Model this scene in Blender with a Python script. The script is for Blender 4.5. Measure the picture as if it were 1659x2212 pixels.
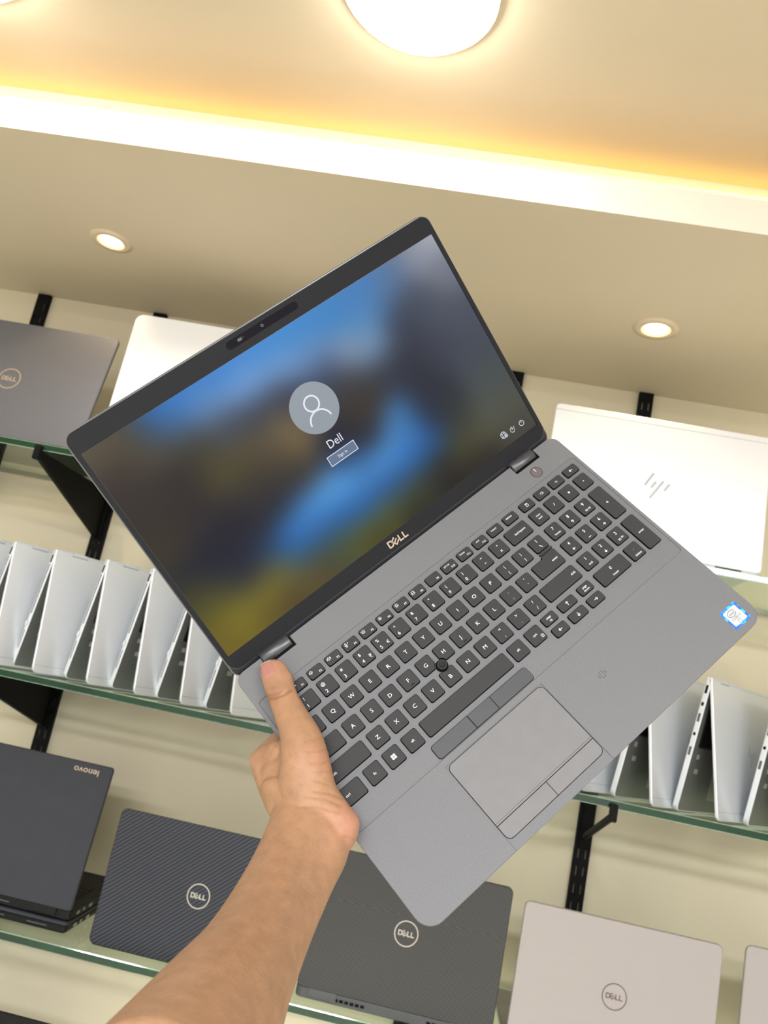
import bpy, bmesh, math, random
from mathutils import Matrix, Vector
from mathutils.bvhtree import BVHTree
for o in list(bpy.data.objects): bpy.data.objects.remove(o)
random.seed(5)
SC = bpy.context.scene
COL = SC.collection
EYE = 1.70                      # camera height above the floor

# ---------------------------------------------------------------- camera
RC = [[0.9782251602083738, 0.060802882419285005, 0.19844028175954548],
      [0.18052599233135755, 0.2224681160622198, -0.9580805307637271],
      [-0.10240069349413526, 0.973042109482027, 0.20664740787089185]]   # rows: right, down, forward
cam = bpy.data.cameras.new('camera')
cam.sensor_fit = 'HORIZONTAL'
cam.lens = 4.38
cam.sensor_width = 4.38 * 1659 / 1747.286
cam.clip_start = 0.02
cam.dof.use_dof = True
cam.dof.focus_distance = 0.64
cam.dof.aperture_fstop = 1.9
co = bpy.data.objects.new('camera', cam); COL.objects.link(co)
r, d, f = [Vector(v) for v in RC]
co.matrix_world = Matrix(((r.x, -d.x, -f.x, 0), (r.y, -d.y, -f.y, 0), (r.z, -d.z, -f.z, EYE), (0, 0, 0, 1)))
SC.camera = co
# ---------------------------------------------------------------- light levels, exposure
SC.view_settings.view_transform = 'Standard'
SC.view_settings.look = 'None'
SC.view_settings.gamma = 1.0
SC.view_settings.use_curve_mapping = False
SC.view_settings.exposure = 0.0
LAMP = 30.0                     # round ceiling lamps
STRIP = 6.5                    # warm cove strip
SPOT_W = 0.38                    # recessed spots, watts
w = bpy.data.worlds.new('world'); SC.world = w; w.use_nodes = True
w.node_tree.nodes['Background'].inputs[0].default_value = (0.9, 0.92, 1, 1)
w.node_tree.nodes['Background'].inputs[1].default_value = 0.3
def area_light(name, loc, sx, sy, watts, color, rot=(0, 0, 0)):
    l = bpy.data.lights.new(name, 'AREA'); l.shape = 'RECTANGLE'; l.size = sx; l.size_y = sy
    l.energy = watts; l.color = color
    o = bpy.data.objects.new(name, l); o.location = loc; o.rotation_euler = rot; COL.objects.link(o); return o
# added area lights, unseen behind the camera, that brighten the held laptop
area_light('fill_light', (-1.0, -1.5, 2.56), 1.2, 0.3, 52, (0.965, 0.98, 1.0))
area_light('fill_light', (1.1, -1.3, 2.56), 1.2, 0.3, 70, (0.965, 0.98, 1.0))
area_light('fill_light', (0.0, -2.3, 2.56), 1.6, 0.4, 96, (0.965, 0.98, 1.0))

# ---------------------------------------------------------------- materials
def s2l(c): return tuple(((v / 255) / 12.92 if v / 255 <= 0.04045 else ((v / 255 + 0.055) / 1.055) ** 2.4) for v in c)
def mat(name, rgb, rough=0.5, metal=0.0, spec=0.5, bump=None, speck=None, emit=None, es=0.0, sss=0.0, coat=0.0, coords='Object'):
    """rgb 0-255 sRGB albedo; bump=(scale,strength[,detail]); speck=(scale, amount)"""
    m = bpy.data.materials.new(name); m.use_nodes = True
    nt = m.node_tree; N = nt.nodes; L = nt.links; b = N['Principled BSDF']
    c = s2l(rgb) + (1,)
    b.inputs['Base Color'].default_value = c
    b.inputs['Roughness'].default_value = rough
    b.inputs['Metallic'].default_value = metal
    b.inputs['Specular IOR Level'].default_value = spec
    if coat: b.inputs['Coat Weight'].default_value = coat
    if sss:
        b.inputs['Subsurface Weight'].default_value = sss
        b.inputs['Subsurface Radius'].default_value = (0.012, 0.005, 0.003)
        b.inputs['Subsurface Scale'].default_value = 0.5
    if emit is not None:
        b.inputs['Emission Color'].default_value = s2l(emit) + (1,)
        b.inputs['Emission Strength'].default_value = es
    tc = N.new('ShaderNodeTexCoord')
    if bump:
        n = N.new('ShaderNodeTexNoise'); n.inputs['Scale'].default_value = bump[0]; n.inputs['Detail'].default_value = 4
        L.new(tc.outputs[coords], n.inputs['Vector'])
        bp = N.new('ShaderNodeBump'); bp.inputs['Strength'].default_value = bump[1]; bp.inputs['Distance'].default_value = bump[2] if len(bump) > 2 else 0.001
        L.new(n.outputs['Fac'], bp.inputs['Height']); L.new(bp.outputs['Normal'], b.inputs['Normal'])
    if speck:
        n2 = N.new('ShaderNodeTexNoise'); n2.inputs['Scale'].default_value = speck[0]; n2.inputs['Detail'].default_value = 6
        L.new(tc.outputs[coords], n2.inputs['Vector'])
        mr = N.new('ShaderNodeMapRange'); mr.inputs[1].default_value = 0.3; mr.inputs[2].default_value = 0.7
        mr.inputs[3].default_value = 1 - speck[1]; mr.inputs[4].default_value = 1 + speck[1]
        L.new(n2.outputs['Fac'], mr.inputs[0])
        mx = N.new('ShaderNodeVectorMath'); mx.operation = 'SCALE'
        mx.inputs[0].default_value = c[:3]; L.new(mr.outputs[0], mx.inputs['Scale'])
        L.new(mx.outputs[0], b.inputs['Base Color'])
    return m
def emission(name, rgb, strength):
    m = bpy.data.materials.new(name); m.use_nodes = True; nt = m.node_tree; nt.nodes.clear()
    e = nt.nodes.new('ShaderNodeEmission'); e.inputs[0].default_value = s2l(rgb) + (1,); e.inputs[1].default_value = strength
    o = nt.nodes.new('ShaderNodeOutputMaterial'); nt.links.new(e.outputs[0], o.inputs[0]); return m
M = {}
M['wall'] = mat('wall_paint', (226, 216, 190), 0.7, bump=(60, 0.12, 0.002), speck=(3, 0.03))
M['ceiling'] = mat('ceiling_paint', (214, 200, 174), 0.75, bump=(40, 0.15, 0.002), speck=(4, 0.02))
M['fascia'] = mat('white_fascia_paint', (245, 240, 230), 0.7, bump=(50, 0.1, 0.001))
M['shopwall'] = mat('cool_white_shop_wall', (211, 208, 202), 0.7, speck=(3, 0.02))
M['floor'] = mat('floor_tile', (214, 209, 199), 0.35, speck=(12, 0.06))
M['black'] = mat('black_powder_coat', (10, 10, 11), 0.6, spec=0.15, bump=(900, 0.2, 0.0003))
M['deck'] = mat('warm_grey_laptop_plastic', (114, 116, 121), 0.62, metal=0.12, spec=0.3, bump=(2600, 0.12, 0.0002), speck=(1300, 0.13))
M['pad'] = mat('touchpad_surface', (122, 122, 126), 0.6, metal=0.12, spec=0.3, bump=(2600, 0.1, 0.0002), speck=(90, 0.03))
M['padbtn'] = mat('dark_rubber_buttons', (66, 68, 74), 0.5)
M['key'] = mat('key_cap_top', (52, 53, 56), 0.6, spec=0.3, bump=(2500, 0.08, 0.0002))
M['black_and_keyshade'] = mat('black_and_key_side_shade', (5, 5, 6), 0.6, spec=0.1)  # near-black skirts: shade put into the key plastic's colour; seams and dots plain black
M['legend'] = mat('white_key_print', (238, 238, 246), 0.5, emit=(238, 238, 246), es=0.12)
M['dim'] = mat('grey_key_print', (70, 110, 104), 0.5)
M['bezel'] = mat('matt_black_bezel', (30, 31, 36), 0.6, spec=0.2, bump=(1800, 0.2, 0.0003), speck=(1500, 0.08))
M['darkplastic'] = mat('dark_blue_black_plastic', (26, 28, 36), 0.4)
M['lidrim'] = mat('grey_lid_shell', (122, 124, 127), 0.3, metal=0.8)
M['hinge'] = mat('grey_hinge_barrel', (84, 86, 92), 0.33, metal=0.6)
M['camera_glass'] = mat('camera_window', (14, 13, 22), 0.5, spec=0.1)
M['champagne'] = mat('champagne_logo', (196, 178, 160), 0.4, metal=0.4)
M['silver'] = mat('silver_aluminium', (218, 223, 231), 0.36, metal=0.35, speck=(1500, 0.02))
M['silver2'] = mat('warm_silver_aluminium', (163, 158, 158), 0.4, metal=0.35, speck=(1500, 0.03))
M['white_silver'] = mat('bright_silver_lid', (242, 245, 252), 0.4, metal=0.3)
M['gun'] = mat('dark_grey_lid', (116, 118, 127), 0.42, metal=0.5, speck=(800, 0.04))
M['lenlid'] = mat('charcoal_rubber_lid', (50, 53, 61), 0.6, spec=0.3, bump=(1200, 0.2, 0.0003), speck=(30, 0.06))
M['blackplastic'] = mat('black_laptop_plastic', (16, 17, 19), 0.5, spec=0.25)
M['greyplastic'] = mat('dark_grey_laptop_plastic', (86, 88, 92), 0.45, metal=0.2)
M['wellgrey'] = mat('grey_palm_rest', (150, 152, 150), 0.4, metal=0.4)
M['palm_shade'] = mat('shaded_grey_palm_deck', (112, 116, 114), 0.4, metal=0.3)  # palm rest darkened: shade between the leaves put into the colour
M['logo_dark'] = mat('dark_etched_logo', (104, 92, 86), 0.4, metal=0.3)
M['logo_white'] = mat('pale_logo', (190, 185, 178), 0.4, metal=0.2)
M['logo_mirror'] = mat('mirror_logo', (176, 188, 200), 0.3, metal=0.4)
M['trim'] = mat('white_trim_ring', (222, 205, 176), 0.4)
M['reflector'] = mat('warm_reflector', (255, 214, 150), 0.3, emit=(255, 190, 110), es=2.2)
M['lampface'] = emission('lamp_diffuser', (255, 250, 240), LAMP)
M['spotface'] = emission('spot_lens', (255, 236, 205), 14)
M['strip'] = emission('warm_led_strip', (255, 205, 96), STRIP)
M['nail'] = mat('finger_nail', (178, 126, 116), 0.25, sss=0.25, coat=0.3)
# striped carbon look
def striped(name, base, scale, ang, depth, lo, rough=0.45):
    m = mat(name, base, rough, metal=0.2); nt = m.node_tree; N = nt.nodes; L = nt.links; b = N['Principled BSDF']
    tc = N['Texture Coordinate']; mp = N.new('ShaderNodeMapping'); mp.inputs['Rotation'].default_value = (0, ang, 0)
    wv = N.new('ShaderNodeTexWave'); wv.bands_direction = 'Z'; wv.inputs['Scale'].default_value = scale; wv.inputs['Distortion'].default_value = 0.0
    L.new(tc.outputs['Object'], mp.inputs['Vector']); L.new(mp.outputs[0], wv.inputs['Vector'])
    bp = N.new('ShaderNodeBump'); bp.inputs['Strength'].default_value = 0.6; bp.inputs['Distance'].default_value = depth
    L.new(wv.outputs['Fac'], bp.inputs['Height']); L.new(bp.outputs['Normal'], b.inputs['Normal'])
    cr = N.new('ShaderNodeValToRGB'); cr.color_ramp.elements[0].color = s2l(lo) + (1,); cr.color_ramp.elements[1].color = s2l(base) + (1,)
    L.new(wv.outputs['Fac'], cr.inputs[0]); L.new(cr.outputs[0], b.inputs['Base Color'])
    return m
M['carbon'] = striped('diagonal_striped_navy_lid', (60, 65, 78), 58, math.radians(41), 0.0008, (20, 23, 32))
M['weave'] = mat('fine_woven_black_lid', (66, 67, 66), 0.55)
def _weave(m):
    nt = m.node_tree; N = nt.nodes; L = nt.links; b = N['Principled BSDF']; tc = N['Texture Coordinate']
    mp = N.new('ShaderNodeMapping'); mp.inputs['Rotation'].default_value = (0, math.radians(35), 0)
    ck = N.new('ShaderNodeTexChecker'); ck.inputs['Scale'].default_value = 420
    ck.inputs[1].default_value = s2l((68, 69, 69)) + (1,); ck.inputs[2].default_value = s2l((40, 41, 43)) + (1,)
    L.new(tc.outputs['Object'], mp.inputs[0]); L.new(mp.outputs[0], ck.inputs[0]); L.new(ck.outputs[0], b.inputs['Base Color'])
_weave(M['weave'])
# glass: clear faces with Fresnel reflection, green polished edges
def glass_face():
    m = bpy.data.materials.new('shelf_glass'); m.use_nodes = True; nt = m.node_tree; N = nt.nodes; L = nt.links; N.clear()
    t = N.new('ShaderNodeBsdfTransparent'); t.inputs[0].default_value = (0.90, 0.96, 0.92, 1)
    g = N.new('ShaderNodeBsdfGlossy'); g.inputs[0].default_value = (0.95, 1, 0.97, 1); g.inputs['Roughness'].default_value = 0.03
    fr = N.new('ShaderNodeFresnel'); fr.inputs[0].default_value = 1.5
    mx = N.new('ShaderNodeMixShader'); o = N.new('ShaderNodeOutputMaterial')
    ge = N.new('ShaderNodeNewGeometry'); m1 = N.new('ShaderNodeMath'); m1.operation = 'SUBTRACT'; m1.inputs[0].default_value = 1.0; L.new(ge.outputs['Backfacing'], m1.inputs[1])
    m2 = N.new('ShaderNodeMath'); m2.operation = 'MULTIPLY'; L.new(fr.outputs[0], m2.inputs[0]); L.new(m1.outputs[0], m2.inputs[1])
    L.new(m2.outputs[0], mx.inputs[0]); L.new(t.outputs[0], mx.inputs[1]); L.new(g.outputs[0], mx.inputs[2]); L.new(mx.outputs[0], o.inputs[0])
    return m
M['glass'] = glass_face()
M['glassedge'] = mat('green_glass_edge', (6, 54, 33), 0.15, spec=0.5, speck=(9, 0.3), coat=0.2)
M['glassarris'] = mat('polished_glass_arris', (170, 205, 190), 0.08, spec=1.0, metal=0.5)

# ---------------------------------------------------------------- geometry helpers
def tag(o, label=None, cat=None, group=None, kind=None):
    if label: o['label'] = label
    if cat: o['category'] = cat
    if group: o['group'] = group
    if kind: o['kind'] = kind
    return o
def empty(name, mw=None, **k):
    o = bpy.data.objects.new(name, None); o.empty_display_size = 0.02; COL.objects.link(o)
    if mw is not None: o.matrix_world = mw
    return tag(o, **k)
def link(name, me, mats, parent=None, smooth=False, **k):
    if not isinstance(mats, (list, tuple)): mats = [mats]
    if not me.materials:
        for m in mats: me.materials.append(m)
    if smooth:
        for p in me.polygons: p.use_smooth = True
    o = bpy.data.objects.new(name, me); COL.objects.link(o)
    if parent is not None: o.parent = parent
    return tag(o, **k)
def mesh_from(bm, name='mesh'):
    bmesh.ops.recalc_face_normals(bm, faces=bm.faces)
    me = bpy.data.meshes.new(name); bm.to_mesh(me); bm.free(); return me
I3 = lambda p: p
def mm(T=None):
    if T is None: return lambda p: Vector((p[0] * .001, p[1] * .001, p[2] * .001))
    return lambda p: T((p[0] * .001, p[1] * .001, p[2] * .001))
def rrect(cx, cy, w, h, r, seg=5, rr=None):
    """rounded rectangle CCW; rr = radii for (br, tr, tl, bl)"""
    R = rr or (r, r, r, r); out = []
    for k, (sx, sy, a0) in enumerate(((1, -1, -90), (1, 1, 0), (-1, 1, 90), (-1, -1, 180))):
        q = R[k]; x = cx + sx * (w / 2 - q); y = cy + sy * (h / 2 - q)
        if q <= 0: out.append((cx + sx * w / 2, cy + sy * h / 2)); continue
        for i in range(seg + 1):
            a = math.radians(a0 + 90 * i / seg); out.append((x + q * math.cos(a), y + q * math.sin(a)))
    return out
def inset(poly, c):
    n = len(poly); out = []
    for i in range(n):
        p0 = Vector(poly[i - 1]); p1 = Vector(poly[i]); p2 = Vector(poly[(i + 1) % n])
        d1 = (p1 - p0); d2 = (p2 - p1)
        if d1.length < 1e-9: d1 = d2
        if d2.length < 1e-9: d2 = d1
        d1.normalize(); d2.normalize()
        n1 = Vector((-d1.y, d1.x)); n2 = Vector((-d2.y, d2.x)); m_ = n1 + n2
        if m_.length < 1e-6: m_ = n1.copy()
        m_.normalize(); k = c / max(0.3, m_.dot(n1)); out.append((p1.x + m_.x * k, p1.y + m_.y * k))
    return out
def ring_stack(bm, rings, T, cap0=True, cap1=True, mi=0, captop_mi=None):
    """rings: list of (poly2d, z) with equal counts"""
    vs = [[bm.verts.new(T((p[0], p[1], z))) for p in poly] for poly, z in rings]
    n = len(vs[0])
    for a, b in zip(vs[:-1], vs[1:]):
        for i in range(n):
            fc = bm.faces.new((a[i], a[(i + 1) % n], b[(i + 1) % n], b[i])); fc.material_index = mi
    if cap0: bm.faces.new(list(reversed(vs[0]))).material_index = mi
    if cap1: bm.faces.new(vs[-1]).material_index = mi if captop_mi is None else captop_mi
    return vs
def slab(bm, poly, z0, z1, T, c=0.0, mi=0, c0=0.0):
    """prism with chamfered top edge (c) and bottom edge (c0)"""
    rings = []
    if c0: rings.append((inset(poly, c0), z0)); rings.append((poly, z0 + c0))
    else: rings.append((poly, z0))
    if c: rings.append((poly, z1 - c)); rings.append((inset(poly, c), z1))
    else: rings.append((poly, z1))
    ring_stack(bm, rings, T, mi=mi)
def holed(bm, loops, z0, z1, T, mi=0, bottom=False, c=0.0):
    """flat plate with holes: loops[0] outer (CCW), rest holes (CW)"""
    tops = []; es = []
    if c:
        for lp in loops:
            li = inset(lp, c); n = len(lp)
            a = [bm.verts.new(T((p[0], p[1], z1))) for p in li]; b = [bm.verts.new(T((p[0], p[1], z1 - c))) for p in lp]; d_ = [bm.verts.new(T((p[0], p[1], z0))) for p in lp]
            tops.append(a)
            for i in range(n):
                j = (i + 1) % n; es.append(bm.edges.new((a[i], a[j])))
                bm.faces.new((b[i], b[j], a[j], a[i])).material_index = mi; bm.faces.new((d_[i], d_[j], b[j], b[i])).material_index = mi
        res = bmesh.ops.triangle_fill(bm, use_beauty=True, use_dissolve=False, edges=es)
        for g in res['geom']:
            if isinstance(g, bmesh.types.BMFace): g.material_index = mi
        return
    for lp in loops:
        vt = [bm.verts.new(T((p[0], p[1], z1))) for p in lp]; tops.append(vt)
        for i in range(len(vt)): es.append(bm.edges.new((vt[i], vt[(i + 1) % len(vt)])))
    res = bmesh.ops.triangle_fill(bm, use_beauty=True, use_dissolve=False, edges=es)
    for g in res['geom']:
        if isinstance(g, bmesh.types.BMFace): g.material_index = mi
    if bottom:
        fs = [g for g in res['geom'] if isinstance(g, bmesh.types.BMFace)]
        mp = {}
        for vt, lp in zip(tops, loops):
            for v, p in zip(vt, lp): mp[v] = bm.verts.new(T((p[0], p[1], z0)))
        for fc in fs: bm.faces.new([mp[v] for v in reversed(fc.verts)]).material_index = mi
    for vt, lp in zip(tops, loops):
        vb = [mp[v] for v in vt] if bottom else [bm.verts.new(T((p[0], p[1], z0))) for p in lp]
        for i in range(len(vt)):
            j = (i + 1) % len(vt); bm.faces.new((vb[i], vb[j], vt[j], vt[i])).material_index = mi
def box(bm, x0, x1, y0, y1, z0, z1, T=Vector, c=0.0, mi=0):
    slab(bm, [(x0, y0), (x1, y0), (x1, y1), (x0, y1)], z0, z1, T, c, mi, c)
def disc(cx, cy, r, n=24): return [(cx + r * math.cos(2 * math.pi * i / n), cy + r * math.sin(2 * math.pi * i / n)) for i in range(n)]
def stroke(bm, pts, w, z0, z1, T, closed=False, mi=0):
    """flat ribbon along a polyline"""
    P = [Vector(p) for p in pts]; n = len(P); L_, R_ = [], []
    for i in range(n):
        a = P[i - 1] if (i > 0 or closed) else P[i]; b = P[(i + 1) % n] if (i < n - 1 or closed) else P[i]
        d1 = (P[i] - a); d2 = (b - P[i])
        if d1.length < 1e-9: d1 = d2
        if d2.length < 1e-9: d2 = d1
        d1.normalize(); d2.normalize(); nn = Vector((-d1.y - d2.y, d1.x + d2.x))
        if nn.length < 1e-6: nn = Vector((-d1.y, d1.x))
        nn.normalize(); k = w / 2 / max(0.5, nn.dot(Vector((-d1.y, d1.x))))
        L_.append(P[i] + nn * k); R_.append(P[i] - nn * k)
    vt = [(bm.verts.new(T((a.x, a.y, z1))), bm.verts.new(T((b.x, b.y, z1)))) for a, b in zip(L_, R_)]
    vb = [(bm.verts.new(T((a.x, a.y, z0))), bm.verts.new(T((b.x, b.y, z0)))) for a, b in zip(L_, R_)]
    m_ = n if closed else n - 1
    for i in range(m_):
        j = (i + 1) % n
        for q in ((vt[i][1], vt[j][1], vt[j][0], vt[i][0]), (vt[i][0], vt[j][0], vb[j][0], vb[i][0]), (vt[j][1], vt[i][1], vb[i][1], vb[j][1])):
            bm.faces.new(q).material_index = mi
def arc(cx, cy, r, a0, a1, n=16, ry=None):
    ry = ry or r
    return [(cx + r * math.cos(math.radians(a0 + (a1 - a0) * i / n)), cy + ry * math.sin(math.radians(a0 + (a1 - a0) * i / n))) for i in range(n + 1)]
_tc = {}
def text_polys(s):
    """triangulated glyphs of the built-in font, size 1, centred horizontally: (verts, faces, width)"""
    if s in _tc: return _tc[s]
    cu = bpy.data.curves.new('t', 'FONT'); cu.body = s; cu.size = 1; cu.align_x = 'CENTER'; cu.resolution_u = 3
    ob = bpy.data.objects.new('t', cu); COL.objects.link(ob); bpy.context.view_layer.update()
    dg = bpy.context.evaluated_depsgraph_get(); me = bpy.data.meshes.new_from_object(ob.evaluated_get(dg))
    vs = [(v.co.x, v.co.y) for v in me.vertices]; fs = [tuple(p.vertices) for p in me.polygons]
    bpy.data.objects.remove(ob); bpy.data.curves.remove(cu); bpy.data.meshes.remove(me)
    xs = [v[0] for v in vs] or [0]
    _tc[s] = (vs, fs, max(xs) - min(xs)); return _tc[s]
def text(bm, s, cx, cy, cap, T, z, width=None, mi=0, rot=0.0, sx=1.0):
    """lettering with cap height `cap`, baseline at cy - cap/2"""
    vs, fs, wd = text_polys(s); k = cap / 0.70; kx = k * sx
    if width: kx = width / wd
    c_, s_ = math.cos(rot), math.sin(rot); out = []
    for x, y in vs:
        X = x * kx; Y = y * k - cap / 2
        out.append(bm.verts.new(T((cx + X * c_ - Y * s_, cy + X * s_ + Y * c_, z))))
    for fc in fs:
        try: bm.faces.new([out[i] for i in fc]).material_index = mi
        except ValueError: pass
def dell(bm, cx, cy, h, T, z0, z1, w=0.2, mi=0):
    """the four-letter maker's word with its tilted E; h = letter height"""
    S = lambda pts: [(cx + (x - 1.62) * h, cy + (y - 0.5) * h) for x, y in pts]
    W = w * h
    stroke(bm, S([(0.1, 0.1), (0.1, 0.9), (0.4, 0.9)] + [(x, y) for x, y in arc(0.42, 0.5, 0.4, 90, -90, 8)] + [(0.1, 0.1)]), W, z0, z1, T, mi=mi)
    # tilted E
    a = math.radians(38); R = lambda x, y: (1.18 + (x - 0.35) * math.cos(a) - (y - 0.4) * math.sin(a), 0.5 + (x - 0.35) * math.sin(a) + (y - 0.4) * math.cos(a))
    stroke(bm, S([R(0.75, 0.8), R(0.05, 0.8), R(0.05, 0.0), R(0.75, 0.0)]), W * .9, z0, z1, T, mi=mi)
    stroke(bm, S([R(0.05, 0.4), R(0.75, 0.4)]), W * .9, z0, z1, T, mi=mi)
    stroke(bm, S([(1.88, 0.98), (1.88, 0.1), (2.42, 0.1)]), W, z0, z1, T, mi=mi)
    stroke(bm, S([(2.62, 0.98), (2.62, 0.1), (3.2, 0.1)]), W, z0, z1, T, mi=mi)

# ================================================================ room
YW = 1.70; ZC = EYE + 0.886; ZS = EYE + 0.7265; YE = 1.0695; YB = 1.186
def room_box(name, b, m):
    bm = bmesh.new(); box(bm, *b); return link(name, mesh_from(bm), m, kind='structure')
room_box('floor', (-3.2, 3.2, -3.0, YW + 0.1, -0.06, 0), M['floor'])
room_box('wall_back', (-3.2, 3.2, YW, YW + 0.1, 0, ZS + 0.2), M['wall'])
room_box('wall_front', (-3.2, 3.2, -3.1, -3.0, 0, ZC), M['shopwall'])
room_box('wall_left', (-3.3, -3.2, -3.1, YW + 0.1, 0, ZC + 0.05), M['shopwall'])
room_box('wall_right', (3.2, 3.3, -3.1, YW + 0.1, 0, ZC + 0.05), M['shopwall'])
room_box('ceiling', (-3.2, 3.2, -3.1, YB, ZC, ZC + 0.05), M['ceiling'])
# dropped soffit over the shelves with an up-stand that hides the light strip
bm = bmesh.new()
prof = [(YE, ZS), (YW, ZS), (YW, ZS + 0.16), (YB, ZC), (YB, ZS + 0.02), (YE + 0.015, ZS + 0.02), (YE + 0.015, ZS + 0.0545), (YE, ZS + 0.0545)]
va = [bm.verts.new((-3.2, y, z)) for y, z in prof]; vb = [bm.verts.new((3.2, y, z)) for y, z in prof]
bm.faces.new(va); bm.faces.new(list(reversed(vb)))
for i in range(len(prof)):
    j = (i + 1) % len(prof); fc = bm.faces.new((va[i], vb[i], vb[j], va[j]))
    fc.material_index = 1 if i in (3, 6, 7) else 0
link('trim_1', mesh_from(bm), [M['ceiling'], M['fascia']], kind='structure')
st = empty('light_strip', Matrix.Translation((0, YB - 0.008, ZC - 0.025)), label='warm glowing light strip hidden behind the upstand of the dropped ceiling', cat='light')
bm = bmesh.new(); box(bm, -3.1, 3.1, 0.0055, 0.0078, -0.005, 0.005); link('tape', mesh_from(bm), M['fascia'], st)
bm = bmesh.new(); box(bm, -3.1, 3.1, 0.0, 0.0054, -0.004, 0.006); link('diffuser', mesh_from(bm), M['strip'], st)

def lathe(bm, prof, n, T, mi=0, cap=True):
    rings = [[bm.verts.new(T((r_ * math.cos(2 * math.pi * i / n), r_ * math.sin(2 * math.pi * i / n), z))) for i in range(n)] for r_, z in prof]
    for a, b in zip(rings[:-1], rings[1:]):
        for i in range(n): bm.faces.new((a[i], a[(i + 1) % n], b[(i + 1) % n], b[i])).material_index = mi
    if cap: bm.faces.new(rings[-1]).material_index = mi
# round surface lamps on the upper ceiling
LAMPS = [(-0.185, 0.880, 'big round ceiling lamp glaring white above the centre of the upper ceiling'),
         (-0.86, 0.885, 'round ceiling lamp glaring white at the far upper left corner')]
bm = bmesh.new(); lathe(bm, [(0.106, 0), (0.106, -0.008), (0.099, -0.010)], 40, Vector, cap=False); lamp_ring = mesh_from(bm)
bm = bmesh.new(); lathe(bm, [(0.0985, -0.006), (0.098, -0.016), (0.086, -0.025), (0.060, -0.030), (0.02, -0.033), (0.004, -0.0332)], 40, Vector); lamp_dome = mesh_from(bm)
for x, y, lb in LAMPS:
    t = empty('ceiling_lamp', Matrix.Translation((x, y, ZC)), label=lb, cat='ceiling lamp', group='round ceiling lamps')
    link('base_ring', lamp_ring, M['fascia'], t); link('diffuser', lamp_dome, M['lampface'], t, smooth=True)
# small recessed spots in the soffit
bm = bmesh.new(); lathe(bm, [(0.0408, 0.0), (0.0405, -0.0018), (0.0268, -0.0040), (0.0255, -0.002)], 40, Vector, cap=False); spot_ring = mesh_from(bm)
bm = bmesh.new(); lathe(bm, [(0.0256, -0.0033), (0.0215, -0.0006)], 40, Vector, cap=False); spot_ref = mesh_from(bm)
bm = bmesh.new(); lathe(bm, [(0.0215, -0.0008), (0.012, -0.0018), (0.001, -0.0022)], 32, Vector); spot_lens = mesh_from(bm)
for x, y, lb in ((-0.777, 1.384, 'small round recessed spotlight in the soffit on the left'), (0.275, 1.396, 'small round recessed spotlight in the soffit on the right')):
    t = empty('recessed_spotlight', Matrix.Translation((x, y, ZS)), label=lb, cat='spotlight', group='recessed spotlights')
    link('trim_ring', spot_ring, M['trim'], t, smooth=True); link('reflector', spot_ref, M['reflector'], t); link('lens', spot_lens, M['spotface'], t, smooth=True)
    l = bpy.data.lights.new('spot_beam', 'SPOT'); l.energy = SPOT_W * 12; l.color = (1.0, 0.74, 0.44); l.spot_size = math.radians(92); l.spot_blend = 0.6; l.shadow_soft_size = 0.018
    o = bpy.data.objects.new('spot_beam', l); COL.objects.link(o); o.parent = t; o.location = (0, 0, -0.006)

# ================================================================ shelving
UPX = {'A': -1.068, 'B': -0.782, 'E': 0.050, 'C': 0.333}
SHZ = [EYE + 0.302, EYE - 0.101, EYE - 0.498, EYE - 0.895]
UW = 0.0305
def upright(x, z0, z1, lb):
    t = empty('shelf_upright', Matrix.Translation((x, YW - 0.011, z0)), label=lb, cat='shelf upright', group='black slotted wall uprights')
    bm = bmesh.new(); H = z1 - z0; n = int(H / 0.032)
    xs = [-UW / 2, -0.0082, -0.0054, 0.0054, 0.0082, UW / 2]; zs = [0.0]
    for k in range(n): zs += [0.02 + k * 0.032 - 0.0085, 0.02 + k * 0.032 + 0.0085]
    zs.append(H)
    V = [[[bm.verts.new((x_, y_, z_)) for z_ in zs] for x_ in xs] for y_ in (0, 0.0015)]
    hole = lambda i, j: i in (1, 3) and j % 2 == 1 and 0 < j < len(zs) - 1
    for i in range(5):
        for j in range(len(zs) - 1):
            if hole(i, j):
                for (p, q) in (((i, j), (i + 1, j)), ((i + 1, j), (i + 1, j + 1)), ((i + 1, j + 1), (i, j + 1)), ((i, j + 1), (i, j))):
                    bm.faces.new((V[0][p[0]][p[1]], V[0][q[0]][q[1]], V[1][q[0]][q[1]], V[1][p[0]][p[1]]))
                continue
            for y_ in (0, 1): bm.faces.new((V[y_][i][j], V[y_][i + 1][j], V[y_][i + 1][j + 1], V[y_][i][j + 1]))
    link('face_plate', mesh_from(bm), M['black'], t)
    for sx in (-1, 1):
        bm = bmesh.new(); xa = sx * UW / 2; xb = xa - sx * 0.0018
        box(bm, min(xa, xb), max(xa, xb), 0.0016, 0.0109, 0, H); link('side_flange', mesh_from(bm), M['black'], t)
for k, lb in (('A', 'black slotted upright at the left edge, left one of the left pair'), ('B', 'second black slotted upright from the left, running down past the silver convertibles'),
              ('E', 'black slotted upright hidden mostly behind the held laptop, left one of the right pair'), ('C', 'rightmost black slotted upright, seen above the glaring white laptop')):
    upright(UPX[k], 0.55, ZS - 0.001, lb)
GY0, GY1, GT = 1.375, 1.686, 0.0125
SHL = ['upper glass shelf carrying the dark grey and white laptops', 'middle glass shelf carrying the row of silver tent-posed convertibles',
       'lower glass shelf carrying the black and silver closed-back laptops', 'lowest glass shelf at the bottom left corner of the photo']
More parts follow.
